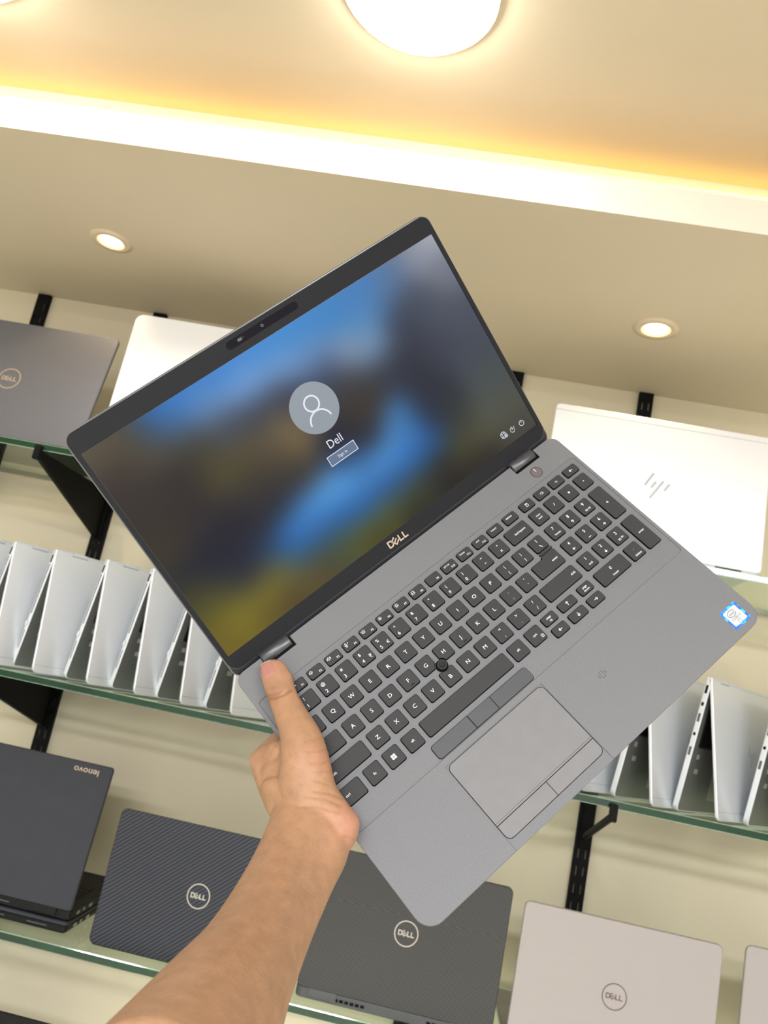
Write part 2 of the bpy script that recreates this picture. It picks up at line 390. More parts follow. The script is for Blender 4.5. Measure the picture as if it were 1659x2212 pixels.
for z, lb in zip(SHZ, SHL):
    t = empty('glass_shelf', Matrix.Translation((0, GY0, z - GT)), label=lb, cat='shelf', group='green-edged glass shelves')
    for pn, x0, x1 in (('glass_panel', -2.2, 1.6),):
        bm = bmesh.new(); box(bm, x0, x1, 0, GY1 - GY0, 0, GT, Vector, 0.0011)
        me = mesh_from(bm)
        for p in me.polygons:
            n = p.normal
            p.material_index = 0 if abs(n.z) > 0.95 else (1 if (abs(n.z) < 0.05) else 2)
        link(pn, me, [M['glass'], M['glassedge'], M['glassarris']], t)
def bracket(kx, z, plate, lb, tipdx=0.0):
    x = UPX[kx]; zt = z - GT
    t = empty('shelf_bracket', Matrix.Translation((x, YW - 0.012, zt)), label=lb, cat='bracket', group='black shelf brackets')
    Ly = (YW - 0.012) - GY0
    def T(p): return Vector((p[0] + tipdx * (p[1] / Ly), -p[1], p[2]))
    bm = bmesh.new()
    if plate:
        v = [(0, -0.0005), (Ly, -0.0005), (Ly, -0.013), (0, -0.105)]
        va = [bm.verts.new(T((-0.0015, a, b))) for a, b in v]; vb = [bm.verts.new(T((0.0015, a, b))) for a, b in v]
        bm.faces.new(va); bm.faces.new(list(reversed(vb)))
        for i in range(4): bm.faces.new((va[i], vb[i], vb[(i + 1) % 4], va[(i + 1) % 4]))
        link('gusset_plate', mesh_from(bm), M['black'], t)
        bm = bmesh.new()
        def seg(a, b, w_=0.004, h_=0.003):
            for s_ in (1,):
                pts = []
                for (yy, zz) in (a, b):
                    pts += [T((-w_, yy, zz)), T((w_, yy, zz)), T((w_, yy, zz + h_)), T((-w_, yy, zz + h_))]
                V = [bm.verts.new(q) for q in pts]
                for q in ((0, 1, 2, 3), (7, 6, 5, 4), (0, 4, 5, 1), (1, 5, 6, 2), (2, 6, 7, 3), (3, 7, 4, 0)): bm.faces.new([V[i] for i in q])
        seg((0, -0.108), (Ly, -0.016)); link('lower_flange', mesh_from(bm), M['black'], t)
    else:
        a = T((0, 0.004, -0.088)); b = T((0, Ly + 0.002, -0.012)); ax = (b - a).normalized(); sd = Vector((1, 0, 0)); up = ax.cross(sd)
        rr = [[bm.verts.new(c_ + sd * 0.0065 * math.cos(q) + up * 0.0055 * math.sin(q)) for q in [math.pi / 4 * i for i in range(8)]] for c_ in (a, b)]
        for i in range(8): bm.faces.new((rr[0][i], rr[0][(i + 1) % 8], rr[1][(i + 1) % 8], rr[1][i]))
        bm.faces.new(rr[0]); bm.faces.new(rr[1]); link('diagonal_arm', mesh_from(bm), M['black'], t)
    bm = bmesh.new(); box(bm, -0.008, 0.008, -0.003, 0.001, -0.11, -0.001, lambda p: Vector(p)); link('wall_hook', mesh_from(bm), M['black'], t)
    bm = bmesh.new()
    box(bm, tipdx - 0.0058, tipdx + 0.0058, -Ly - 0.010, -Ly - 0.0005, -0.020, GT * 0.62, Vector, 0.002); link('front_clip', mesh_from(bm), M['black'], t)
nm = ['upper', 'middle', 'lower']
for i, z in enumerate(SHZ[:3]):
    for kx in 'ABEC':
        where = {'A': 'at the far left upright', 'B': 'on the second upright from the left', 'E': 'behind the held laptop', 'C': 'on the rightmost upright'}[kx]
        bracket(kx, z, kx in 'AB', 'black bracket under the %s shelf %s' % (nm[i], where), -0.024 if kx == 'C' else (-0.005 if kx == 'B' else 0.0))

# ================================================================ laptops on the shelves
def open_laptop(label, xc, yf, z, W, H, lean, m_lid, m_base, group, D=0.225, tb=0.016, tl=0.006, zh=None, logo=None, rad=0.010, seam=None, hinge=True, rear=True, yaw=0.0):
    """open laptop with the lid's back towards the shop, base running to the wall"""
    t = empty('laptop', Matrix.Translation((xc, yf, z)) @ Matrix.Rotation(yaw, 4, 'Z'), label=label, cat='laptop', group=group)
    zh = tb * 0.55 if zh is None else zh
    th = math.radians(lean); sn, cs = math.sin(th), math.cos(th)
    Tb = Vector
    bm = bmesh.new(); slab(bm, rrect(0, D / 2 + 0.004, W, D, rad), 0.0015, tb, Tb, 0.0012, c0=0.002); base = link('base', mesh_from(bm), m_base, t)
    for sx in (-1, 1):
        for yy in (0.02, D - 0.02):
            bm = bmesh.new(); box(bm, sx * W * 0.42 - 0.012, sx * W * 0.42 + 0.012, yy, yy + 0.006, 0, 0.0015); link('rubber_foot', mesh_from(bm), M['black'], t)
    # keyboard: every key is real but far too small to pick apart
    bm = bmesh.new(); nx = 14; kw = W * 0.88 / nx
    for r_ in range(6):
        for c_ in range(nx):
            x0 = -W * 0.44 + c_ * kw; y0 = 0.035 + r_ * 0.0185
            box(bm, x0 + 0.001, x0 + kw - 0.001, y0, y0 + 0.0165, tb, tb + 0.0012)
    link('keyboard', mesh_from(bm), M['blackplastic'], t, kind='stuff')
    bm = bmesh.new(); box(bm, -0.05, 0.05, 0.155, 0.215, tb, tb + 0.0005); link('touchpad', mesh_from(bm), M['greyplastic'], t)
    T = lambda p: Vector((p[0], p[1] * sn - p[2] * cs - 0.0, zh + p[1] * cs + p[2] * sn))
    bm = bmesh.new(); slab(bm, rrect(0, H / 2, W, H, rad), -tl, 0, T, 0.0014, c0=0.0008); lid = link('lid', mesh_from(bm), m_lid, t)
    bm = bmesh.new(); slab(bm, rrect(0, H / 2 + 0.002, W - 0.012, H - 0.018, 0.003), -tl - 0.0006, -tl - 0.0001, T); link('screen', mesh_from(bm), M['blackplastic'], t)
    if seam:
        bm = bmesh.new(); stroke(bm, [(-W / 2 + .001, H - seam), (W / 2 - .001, H - seam)], 0.0006, 0, 0.0002, T); link('lid_seam', mesh_from(bm), M['silver2'], t)
    if hinge:
        for sx in (-1, 1):
            bm = bmesh.new(); box(bm, sx * W * 0.36 - 0.022, sx * W * 0.36 + 0.022, 0.001, 0.013, tb * 0.3, zh + 0.006, Vector, 0.001)
            link('hinge', mesh_from(bm), M['greyplastic'] if m_lid is M['weave'] else M['blackplastic'], t)
    if logo:
        kind, lx, ly, sz, lm = logo
        bm = bmesh.new()
        if kind == 'dell':
            stroke(bm, disc(lx, ly, sz, 48), sz * 0.088, 0, 0.0004, T, closed=True); dell(bm, lx, ly, sz * 0.44, T, 0, 0.0004, 0.2)
        elif kind == 'hp':
            k = sz
            for a, b in (((-0.30, 0.62), (-0.74, -0.20)), ((-0.12, 0.12), (-0.36, -0.30)), ((0.30, 0.22), (-0.38, -0.95)), ((0.66, 0.10), (0.40, -0.36))):
                stroke(bm, [(lx + a[0] * k, ly + a[1] * k), (lx + b[0] * k, ly + b[1] * k)], 0.13 * k, 0, 0.0003, T)
        elif kind == 'len':
            text(bm, 'lenovo', lx, ly, 0.0105, T, 0.0004, rot=math.pi, sx=1.15)
        link('logo', mesh_from(bm), lm, t)
    return t, T
# upper shelf
z1, z2, z3, z4 = SHZ
open_laptop('dark grey laptop with bronze ring logo at the upper left', -0.918, 1.402, z1, 0.366, 0.250, 10.5, M['gun'], M['blackplastic'], 'laptops shown lid-out on the upper shelf',
            logo=('dell', 0.0, 0.122, 0.0215, M['champagne']), zh=0.006, tb=0.014)
open_laptop('plain white-silver laptop behind the top left corner of the held laptop', -0.510, 1.400, z1, 0.375, 0.288, 2, M['white_silver'], M['silver'], 'laptops shown lid-out on the upper shelf', zh=0.008, rad=0.016)
open_laptop('glaring white-silver laptop with slanted bar logo at the right', 0.312, 1.393, z1, 0.382, 0.250, 3, M['white_silver'], M['silver'], 'laptops shown lid-out on the upper shelf',
            logo=('hp', 0.004, 0.128, 0.030, M['logo_mirror']), seam=0.012, zh=0.006, rad=0.008)
# lower shelf
open_laptop('navy laptop with diagonal ribbed lid behind the forearm', -0.318, 1.404, z3, 0.322, 0.212, 0.5, M['carbon'], M['blackplastic'], 'laptops shown lid-out on the lower shelf',
            logo=('dell', 0.0, 0.106, 0.0185, M['logo_white']), zh=0.004, tb=0.013)
tb_, Tb_ = open_laptop('black woven-lid laptop with hinge strip and vents, right of the forearm', 0.024, 1.402, z3, 0.312, 0.212, 1, M['weave'], M['greyplastic'], 'laptops shown lid-out on the lower shelf',
            logo=('dell', 0.0, 0.110, 0.0185, M['logo_white']), zh=0.018, tb=0.018)
for g in (-0.11, 0.055):
    for k in range(8):
        bm = bmesh.new(); box(bm, g + k * 0.0085, g + k * 0.0085 + 0.006, 0.0028, 0.0045, 0.0072, 0.0112); link('rear_vent', mesh_from(bm), M['black'], tb_)
open_laptop('warm silver laptop with thin ring logo at the lower right', 0.3555, 1.404, z3, 0.309, 0.213, 0.5, M['silver2'], M['silver2'], 'laptops shown lid-out on the lower shelf',
            logo=('dell', 0.0, 0.105, 0.0185, M['logo_dark']), zh=0.004, tb=0.013)
open_laptop('warm silver laptop cut off by the right edge of the photo', 0.6985, 1.404, z3, 0.309, 0.222, 0.5, M['silver2'], M['silver2'], 'laptops shown lid-out on the lower shelf',
            logo=('dell', 0.0, 0.105, 0.0185, M['logo_dark']), zh=0.004, tb=0.013)
# stack of two charcoal laptops, lower one closed
t = empty('laptop', Matrix.Translation((-0.694, 1.419, z3)), label='closed black laptop under the open charcoal one', cat='laptop', group='stacked charcoal laptops')
bm = bmesh.new(); slab(bm, rrect(0, 0.117, 0.337, 0.234, 0.006), 0.002, 0.0135, Vector, 0.001, c0=0.003); link('base', mesh_from(bm), M['blackplastic'], t)
bm = bmesh.new(); slab(bm, rrect(0, 0.117, 0.337, 0.234, 0.006), 0.0145, 0.0195, Vector, 0.001, c0=0.0005); link('lid', mesh_from(bm), M['lenlid'], t)
bm = bmesh.new(); box(bm, -0.15, 0.15, 0.004, 0.014, 0.013, 0.015); link('hinge', mesh_from(bm), M['blackplastic'], t)
for yy, w_ in ((0.03, 0.012), (0.055, 0.008), (0.08, 0.013), (0.13, 0.02), (0.17, 0.006)):
    bm = bmesh.new(); box(bm, 0.1675, 0.1688, yy, yy + w_, 0.006, 0.011); link('side_port', mesh_from(bm), M['silver2'], t)
for xx, w_ in ((-0.09, 0.05), (0.0, 0.06), (0.10, 0.035)):
    bm = bmesh.new(); box(bm, xx, xx + w_, -0.0012, 0.001, 0.0085, 0.010); link('rear_slot', mesh_from(bm), M['greyplastic'], t)
for xx in (-0.14, 0.12):
    bm = bmesh.new(); box(bm, xx, xx + 0.02, 0.02, 0.2, 0, 0.002); link('rubber_foot', mesh_from(bm), M['black'], t)
tl_, TL_ = open_laptop('open charcoal laptop with small upside-down lettering, topmost of its stack', -0.694, 1.419, z3 + 0.0197, 0.337, 0.232, 7, M['lenlid'], M['blackplastic'], 'stacked charcoal laptops',
            logo=('len', 0.122, 0.217, 0.01, M['champagne']), D=0.234, tb=0.017, zh=0.0175, rad=0.006)
for yy, w_ in ((0.03, 0.012), (0.055, 0.008), (0.08, 0.013), (0.13, 0.02), (0.17, 0.006)):
    bm = bmesh.new(); box(bm, 0.1675, 0.1688, yy, yy + w_, 0.006, 0.011); link('side_port', mesh_from(bm), M['silver2'], tl_)
for xx, w_ in ((-0.09, 0.05), (0.0, 0.06), (0.10, 0.035)):
    bm = bmesh.new(); box(bm, xx, xx + w_, 0.0025, 0.0045, 0.0085, 0.010); link('rear_slot', mesh_from(bm), M['greyplastic'], tl_)
# lowest shelf: only a lid corner shows
open_laptop('black laptop whose lid corner peeks in at the bottom left corner', -0.66, 1.400, z4, 0.350, 0.262, 0, M['blackplastic'], M['blackplastic'], 'laptops on the lowest shelf', zh=0.012)

# ---------------------------------------------------------------- convertibles posed as tents
HT = 0.219; CH = 0.035; LF = 0.224; RL = 0.300
RD = Vector((0.545, 0.839, 0)).normalized(); CD = Vector((RD.y, -RD.x, 0))
def tent(x, y, label, side, logo=True, k=1.0, yaw=0.0):
    rot = Matrix(((CD.x, RD.x, 0), (CD.y, RD.y, 0), (0, 0, 1))).to_4x4()
    t = empty('convertible_laptop', Matrix.Translation((x, y, z2 + 0.0028)) @ Matrix.Rotation(yaw, 4, 'Z') @ rot, label=label, cat='laptop', group='silver convertible laptops standing as tents')
    ch = CH * k; ht = math.sqrt(LF ** 2 - ch ** 2)
    dn = Vector((ch, 0, -ht)) / LF; no = Vector((ht, 0, ch)) / LF
    TL = lambda p: Vector((0.004, 0, ht)) + dn * p[1] + Vector((0, p[0], 0)) + no * p[2]        # (along ridge, down, outward)
    dn2 = Vector((-ch, 0, -ht)) / LF; no2 = Vector((-ht, 0, ch)) / LF
    TB = lambda p: Vector((-0.004, 0, ht)) + dn2 * p[1] + Vector((0, p[0], 0)) + no2 * p[2]
    out = rrect(RL / 2, LF / 2, RL, LF, 0.009, rr=(0.003, 0.010, 0.010, 0.003))
    # lid with two notches for the hinges
    ol = [(0, 0.003), (0.035, 0.0), (0.035, 0.006), (0.067, 0.006), (0.067, 0), (RL - 0.067, 0), (RL - 0.067, 0.006), (RL - 0.035, 0.006), (RL - 0.035, 0), (RL, 0.003)]
    ol += [(RL - 0.010 + 0.010 * math.cos(a), LF - 0.010 + 0.010 * math.sin(a)) for a in [math.radians(q) for q in (0, 30, 60, 90)]]
    ol += [(0.010 + 0.010 * math.cos(a), LF - 0.010 + 0.010 * math.sin(a)) for a in [math.radians(q) for q in (90, 120, 150, 180)]]
    bm = bmesh.new(); slab(bm, ol, -0.0045, 0, TL, 0.0009, c0=0.0006); link('lid', mesh_from(bm), M['silver'], t)
    bm = bmesh.new(); stroke(bm, [(0.0008, LF - 0.0135), (RL - 0.0008, LF - 0.0135)], 0.0008, 0.0, 0.00015, TL); link('lid_seam', mesh_from(bm), M['logo_mirror'], t)
    bm = bmesh.new(); slab(bm, rrect(RL / 2, LF / 2 + 0.004, RL - 0.008, LF - 0.014, 0.004), -0.0051, -0.0046, TL); link('screen', mesh_from(bm), M['blackplastic'], t)
    bm = bmesh.new(); slab(bm, out, -0.0095, 0, TB, 0.0015, c0=0.0015); base = link('base', mesh_from(bm), M['silver'], t)
    bm = bmesh.new(); slab(bm, rrect(RL / 2, LF / 2 + 0.003, RL - 0.003, LF - 0.010, 0.008), -0.0098, -0.0092, TB); link('palm_shade_plate', mesh_from(bm), M['palm_shade'], t)  # added plate that carries the painted shade of the inner base
    bm = bmesh.new(); slab(bm, rrect(RL / 2, 0.068, RL - 0.03, 0.098, 0.003), -0.0104, -0.0099, TB); link('keyboard_bed', mesh_from(bm), M['darkplastic'], t)
    bm = bmesh.new()
    for r_ in range(6):
        for c_ in range(14):
            x0 = 0.017 + c_ * (RL - 0.034) / 14; y0 = 0.021 + r_ * 0.0158
            box(bm, x0 + 0.001, x0 + (RL - 0.034) / 14 - 0.001, y0, y0 + 0.0135, -0.0115, -0.0105, TB)
    link('keyboard', mesh_from(bm), M['blackplastic'], t, kind='stuff')
    bm = bmesh.new(); slab(bm, rrect(RL / 2, 0.168, 0.11, 0.068, 0.003), -0.0104, -0.0099, TB); link('touchpad', mesh_from(bm), M['wellgrey'], t)
    bm = bmesh.new(); box(bm, 0.02, 0.028, 0.128, 0.136, -0.0103, -0.0099, TB); link('fingerprint_reader', mesh_from(bm), M['logo_white'], t)
    bm = bmesh.new(); box(bm, 0.024, 0.036, 0.152, 0.160, -0.0102, -0.0099, TB); link('sticker', mesh_from(bm), M['logo_white'], t)
    bm = bmesh.new(); stroke(bm, [(0.0352, 0.0002), (0.0352, 0.0062), (0.0668, 0.0062), (0.0668, 0.0002)], 0.0009, 0.0, 0.0001, TL); link('hinge_gap', mesh_from(bm), M['greyplastic'], t)
    for s0 in (0.036, RL - 0.066):
        bm = bmesh.new(); box(bm, s0, s0 + 0.030, -0.0008, 0.0052, -0.0068, -0.0009, TL, 0.0008); link('hinge', mesh_from(bm), M['silver'], t)
    # near side of the base
    TS = lambda p: TB((-p[2], p[1], p[0]))      # p = (through thickness, down, out of the side)
    bm = bmesh.new()
    if side == 'vents':
        for k_ in range(26): box(bm, -0.0062, -0.0034, 0.030 + k_ * 0.0036, 0.0322 + k_ * 0.0036, -0.0002, 0.0004, TS)
        link('side_vents', mesh_from(bm), M['black'], t, kind='stuff')
        bm = bmesh.new(); box(bm, -0.0068, -0.0028, 0.012, 0.026, -0.0002, 0.0004, TS); link('side_port', mesh_from(bm), M['black'], t)
        bm = bmesh.new(); box(bm, -0.007, -0.001, 0.138, 0.147, -0.0002, 0.0022, TS, 0.0004); link('power_button', mesh_from(bm), M['silver'], t)
        bm = bmesh.new(); box(bm, -0.0056, -0.0040, 0.155, 0.188, -0.0002, 0.0004, TS); link('lock_slot', mesh_from(bm), M['greyplastic'], t)
    else:
        for n_, a, b, q in (('video_port', 0.014, 0.028, 'black'), ('audio_jack', 0.043, 0.049, 'black'), ('usb_port', 0.062, 0.076, 'greyplastic'), ('side_button', 0.094, 0.099, 'black'), ('card_slot', 0.118, 0.132, 'greyplastic')):
            bm = bmesh.new(); box(bm, -0.0066, -0.0026, a, b, -0.0002, 0.0004, TS); link(n_, mesh_from(bm), M[q], t)
    if logo:
        bm = bmesh.new(); cxl, cyl, kk = RL / 2, 0.112, 0.022
        for a, b in (((-0.30, 0.62), (-0.74, -0.20)), ((-0.12, 0.12), (-0.36, -0.30)), ((0.30, 0.22), (-0.38, -0.95)), ((0.66, 0.10), (0.40, -0.36))):
            stroke(bm, [(cxl + a[0] * kk, cyl - a[1] * kk), (cxl + b[0] * kk, cyl - b[1] * kk)], 0.13 * kk, 0, 0.0003, TL)
        link('logo', mesh_from(bm), M['logo_mirror'], t)
    return t
LT = 'silver tent-posed convertible '
for x, lb in ((-0.895, LT + 'cut off by the left photo edge'), (-0.807, LT + 'with its ridge just inside the left photo edge'), (-0.727, LT + 'third from the left on the middle shelf'),
              (-0.627, LT + 'fourth from the left, below the black upright'), (-0.540, LT + 'fifth from the left on the middle shelf'), (-0.456, LT + 'partly hidden behind the held screen'),
              (-0.366, LT + 'nearest the thumb, last of the left row')):
    tent(x, 1.418, lb, 'vents')
for x, y, lb in ((0.232, 1.418, LT + 'mostly hidden under the front edge of the held laptop'), (0.340, 1.405, LT + 'left one of the right row, below the held laptop'),
                 (0.440, 1.398, LT + 'in the middle of the right row, keyboard inside visible'), (0.552, 1.396, LT + 'cut off by the right photo edge')):
    tent(x, y, lb, 'ports', yaw=math.radians(-9))

# ================================================================ the held laptop (built in millimetres, keyboard plane = z 0)
RW = [[0.62253, 0.78064, 0.05528], [0.19335, -0.22187, 0.95571], [0.75833, -0.58427, -0.28906]]
HM = Matrix(((RW[0][0], -RW[0][1], -RW[0][2], -0.077112), (RW[1][0], -RW[1][1], -RW[1][2], 0.663112), (RW[2][0], -RW[2][1], -RW[2][2], EYE - 0.026937), (0, 0, 0, 1)))
lap = empty('laptop', HM, label='open grey business laptop held up by the hand, sign-in screen lit', cat='laptop')
T = mm(); CX = 137.6
outer = []
def arcp(cx, cy, r, a0, a1, n=6): return arc(cx, cy, r, a0, a1, n)
XL, XR, YF, YBK = -46.2, 321.3, -168.3, 75.0
full = rrect((XL + XR) / 2, (YF + YBK) / 2, XR - XL, YBK - YF, 0, 8, rr=(14, 9, 9, 14))
bm = bmesh.new(); n_ = len(full)
ring_stack(bm, [(inset(full, 9), -17.5), (inset(full, 3.0), -15.5), (inset(full, 0.4), -9), (full, -5), (full, -0.8)], T)
link('base_shell', mesh_from(bm), M['deck'], lap)
# deck frame: touchpad lane cut from the front, hinge notches in the back, keyboard well in the middle
lane0, lane1 = 39.3, 141.4
o = arcp(XR - 14, YF + 14, 14, -90, 0) + arcp(XR - 9, YBK - 9, 9, 0, 90)
o += [(295.6, YBK), (295.6, 65.2), (266.2, 65.2), (266.2, YBK), (10.9, YBK), (10.9, 65.2), (-19.5, 65.2), (-19.5, YBK)]
o += arcp(XL + 9, YBK - 9, 9, 90, 180) + arcp(XL + 14, YF + 14, 14, 180, 270)
o += [(lane0, YF), (lane0, -90.6), (lane1, -90.6), (lane1, YF)]
well = list(reversed(rrect((-42.6 + 318.2) / 2, (45.3 - 84.9) / 2, 318.2 + 42.6, 45.3 + 84.9, 3.0, 4)))
bm = bmesh.new(); holed(bm, [o, well], -0.8, 0.0, T, c=0.35); link('deck', mesh_from(bm), M['deck'], lap)
bm = bmesh.new()
for x0, x1 in ((-19.3, 10.7), (266.4, 295.4)):
    bm = bmesh.new(); slab(bm, [(x0, 65.4), (x1, 65.4), (x1, 74.9), (x0, 74.9)], -0.8, -0.45, T); link('hinge_recess', mesh_from(bm), M['black_and_keyshade'], lap)
    xa, xb = x0 + 0.4, x1 - 1.8
    bm = bmesh.new(); cyl = [(73.6 + 7.2 * math.cos(math.radians(a)), -4.6 + 6.9 * math.sin(math.radians(a))) for a in range(-20, 216, 12)]
    va = [[bm.verts.new(T((x, p[0], p[1]))) for p in cyl] for x in (xa, xa + 0.6, xb - 0.8, xb)]
    for ring, k in ((va[0], .94), (va[3], .94)):
        for v in ring:
            v.co.y = 0.0736 + (v.co.y - 0.0736) * k; v.co.z = -0.0046 + (v.co.z + 0.0046) * k
    for A_, B_ in zip(va[:-1], va[1:]):
        for i in range(len(cyl) - 1): bm.faces.new((A_[i], A_[i + 1], B_[i + 1], B_[i]))
    bm.faces.new(va[0]); bm.faces.new(va[3]); link('hinge_cover', mesh_from(bm), M['hinge'], lap, smooth=True)
# touchpad and its buttons
bm = bmesh.new(); slab(bm, rrect((lane0 + lane1) / 2, -125.75, lane1 - lane0 - 0.5, 69.4, 5.4, 6), -0.8, -0.72, T); link('touchpad_seam', mesh_from(bm), M['black_and_keyshade'], lap)
bm = bmesh.new(); slab(bm, rrect((lane0 + lane1) / 2, -118.4, 100.7, 53.9, 0, 6, rr=(0.3, 5, 5, 0.3)), -0.8, -0.42, T, 0.12); link('touchpad', mesh_from(bm), M['pad'], lap)
for x0, x1, rr_ in ((40.0, 90.1, (0.3, 0.3, 0.3, 5)), (90.5, 140.7, (5, 0.3, 0.3, 0.3))):
    bm = bmesh.new(); slab(bm, rrect((x0 + x1) / 2, -153.7, x1 - x0, 12.6, 0, 6, rr=rr_), -0.8, -0.36, T, 0.2); link('touchpad_button', mesh_from(bm), M['pad'], lap)
bm = bmesh.new(); slab(bm, [(40.0, -146.9), (140.7, -146.9), (140.7, -145.5), (40.0, -145.5)], -0.75, -0.55, T); link('button_hinge_strip', mesh_from(bm), M['pad'], lap)
for x0, x1, rr_, h in ((40.0, 78.1, (0.3, 0.3, 2.5, 2.5), 0.5), (78.5, 102.0, (0.3,) * 4, 0.9), (102.4, 141.0, (2.5, 2.5, 0.3, 0.3), 0.5)):
    bm = bmesh.new(); poly = rrect((x0 + x1) / 2, -77.9, x1 - x0, 12.2, 0, 4, rr=rr_)
    slab(bm, poly, -0.8, h, T, 0.22)
    link('pointer_button', mesh_from(bm), M['padbtn'], lap)
bm = bmesh.new(); slab(bm, rrect(90.5, -77.9, 101.8, 12.9, 2.8, 4), -0.8, -0.5, T); link('pointer_button_seam', mesh_from(bm), M['black_and_keyshade'], lap)
# pointing stick
bm = bmesh.new(); lathe(bm, [(5.4, -0.8), (5.3, -0.3), (3.0, -0.2)], 32, lambda p: T((p[0] + 91, p[1] - 27.9, p[2]))); link('stick_collar', mesh_from(bm), M['black_and_keyshade'], lap)
bm = bmesh.new(); lathe(bm, [(2.6, -0.3), (2.6, 1.2), (3.9, 1.5), (4.1, 2.1), (3.75, 2.6), (3.1, 2.65), (3.0, 2.3), (0.1, 2.5)], 32, lambda p: T((p[0] + 91, p[1] - 27.9, p[2]))); stick = link('pointing_stick', mesh_from(bm), M['key'], lap, smooth=True)
bm = bmesh.new()
for i in range(-3, 4):
    for j in range(-3, 4):
        x = i * 0.85 + (j % 2) * 0.42; y = j * 0.74
        if x * x + y * y < 6.6: slab(bm, disc(91 + x, -27.9 + y, 0.24, 6), 2.3, 2.72, T)
link('grip_dots', mesh_from(bm), M['black_and_keyshade'], stick, kind='stuff')

# ---- keys
_km = {}
BITE = (91.0, -27.9, 5.6)
def key_mesh(w_, h_, bite=None, poly=None):
    k = (round(w_, 1), round(h_, 1), bite, poly is not None)
    if k in _km: return _km[k]
    bm = bmesh.new()
    def outl(s, r_):
        if poly is not None: return inset(poly, s)
        if not bite: return rrect(0, 0, w_ - 2 * s, h_ - 2 * s, min(r_, (h_ - 2 * s) / 2 - 0.15), 3)
        base_ = rrect(0, 0, w_ - 2 * s, h_ - 2 * s, r_, 4); out = []
        for i, p in enumerate(base_):
            q = base_[(i + 1) % len(base_)]; n = max(1, int(math.dist(p, q) / 0.8))
            for j in range(n):
                x = p[0] + (q[0] - p[0]) * j / n; y = p[1] + (q[1] - p[1]) * j / n
                dx, dy = x - bite[0], y - bite[1]; dd = math.hypot(dx, dy); R_ = BITE[2] + s * 0.8
                if dd < R_: x = bite[0] + dx / dd * R_; y = bite[1] + dy / dd * R_
                out.append((x, y))
        return out
    def cnt(a): return outl(*a)
    if bite:      # same number of points on every ring: scale the outer outline
        o0 = outl(0.15, 1.8); rings = [(o0, -0.8), ([(x * .985, y * .985) for x, y in o0], 0.3), ([(x * 0.93, y * 0.93) for x, y in o0], 0.98), ([(x * 0.905, y * 0.905) for x, y in o0], 1.08)]
    else: q_ = 1.0 if h_ > 5 else 0.4; rings = [(outl(0.05, 1.8), -0.8), (outl(0.15 * q_, 1.8), 0.3), (outl(0.55 * q_, 1.7), 0.98), (outl(0.8 * q_, 1.6), 1.08)]
    n0 = len(rings[0][0])
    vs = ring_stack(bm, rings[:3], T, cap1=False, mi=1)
    top = [bm.verts.new(T((p[0], p[1], rings[3][1]))) for p in rings[3][0]]
    for i in range(n0): bm.faces.new((vs[-1][i], vs[-1][(i + 1) % n0], top[(i + 1) % n0], top[i])).material_index = 0
    bm.faces.new(top).material_index = 0
    me = mesh_from(bm, 'key'); _km[k] = me; return me
ZT = 1.11
def legend(kobj, items):
    bm = bmesh.new()
    for it in items:
        k = it[0]
        if k == 't': text(bm, it[1], it[2], it[3], it[4], T, ZT, sx=it[5] if len(it) > 5 else 1.0)
        elif k == 's': stroke(bm, it[1], it[2], ZT - 0.03, ZT, T, closed=(len(it) > 3 and it[3]))
        elif k == 'p': slab(bm, it[1], ZT - 0.03, ZT, T)
    link('legend', mesh_from(bm), M['legend'], kobj)
def arrow(dx, dy, cx=0, cy=0, L=1.7):
    nx, ny = -dy, dx; e = (cx + dx * L, cy + dy * L)
    return [('s', [(cx - dx * L, cy - dy * L), (e[0] - dx * .3, e[1] - dy * .3)], 0.5), ('s', [(e[0] - dx * 1.2 + nx * 1.2, e[1] - dy * 1.2 + ny * 1.2), e, (e[0] - dx * 1.2 - nx * 1.2, e[1] - dy * 1.2 - ny * 1.2)], 0.5)]
def key(u0, u1, v0, v1, items=(), bite=False, poly=None):
    cx, cy = (u0 + u1) / 2, -(v0 + v1) / 2
    b = (round(BITE[0] - cx, 2), round(BITE[1] - cy, 2)) if bite else None
    me = key_mesh(u1 - u0, v1 - v0, b, poly)
    o = link('key', me, [M['key'], M['black_and_keyshade']], lap); o.location = (cx * .001, cy * .001, 0)
    if items: legend(o, items)
    return o
C_ = lambda s, cap=3.3, x=0, y=0: ('t', s, x, y, cap, 1.08)
SML = 1.9
def sym(a, b): return [('t', a, -2.9, 3.1, 2.7), ('t', b, -3.3, -3.4, 3.1)]
def spk(x, y, waves):
    r_ = [('s', [(x - 1.6, y + .5), (x - .8, y + .5), (x + .3, y + 1.4), (x + .3, y - 1.4), (x - .8, y - .5), (x - 1.6, y - .5)], 0.3, True)]
    for i in range(waves): r_.append(('s', arc(x + .2, y, 1.1 + .7 * i, -40, 40, 5), 0.28))
    return r_
def sun(x, y, r_): return [('s', disc(x, y, r_, 10), 0.3, True)] + [('s', [(x + (r_ + .5) * math.cos(a), y + (r_ + .5) * math.sin(a)), (x + (r_ + 1.1) * math.cos(a), y + (r_ + 1.1) * math.sin(a))], 0.28) for a in [math.pi / 4 * i for i in range(8)]]
def xx(x, y, s_=.5): return [('s', [(x - s_, y - s_), (x + s_, y + s_)], 0.26), ('s', [(x - s_, y + s_), (x + s_, y - s_)], 0.26)]
F = (-40.2, -30.6); N_ = (-27.4, -12.2); Q = (-7.6, 7.4); A_ = (12.1, 27.1); Z_ = (31.6, 46.7); B_ = (51.3, 66.6)
key(-35.2, -20.4, *F, [('t', 'esc', 0, 0, SML)])
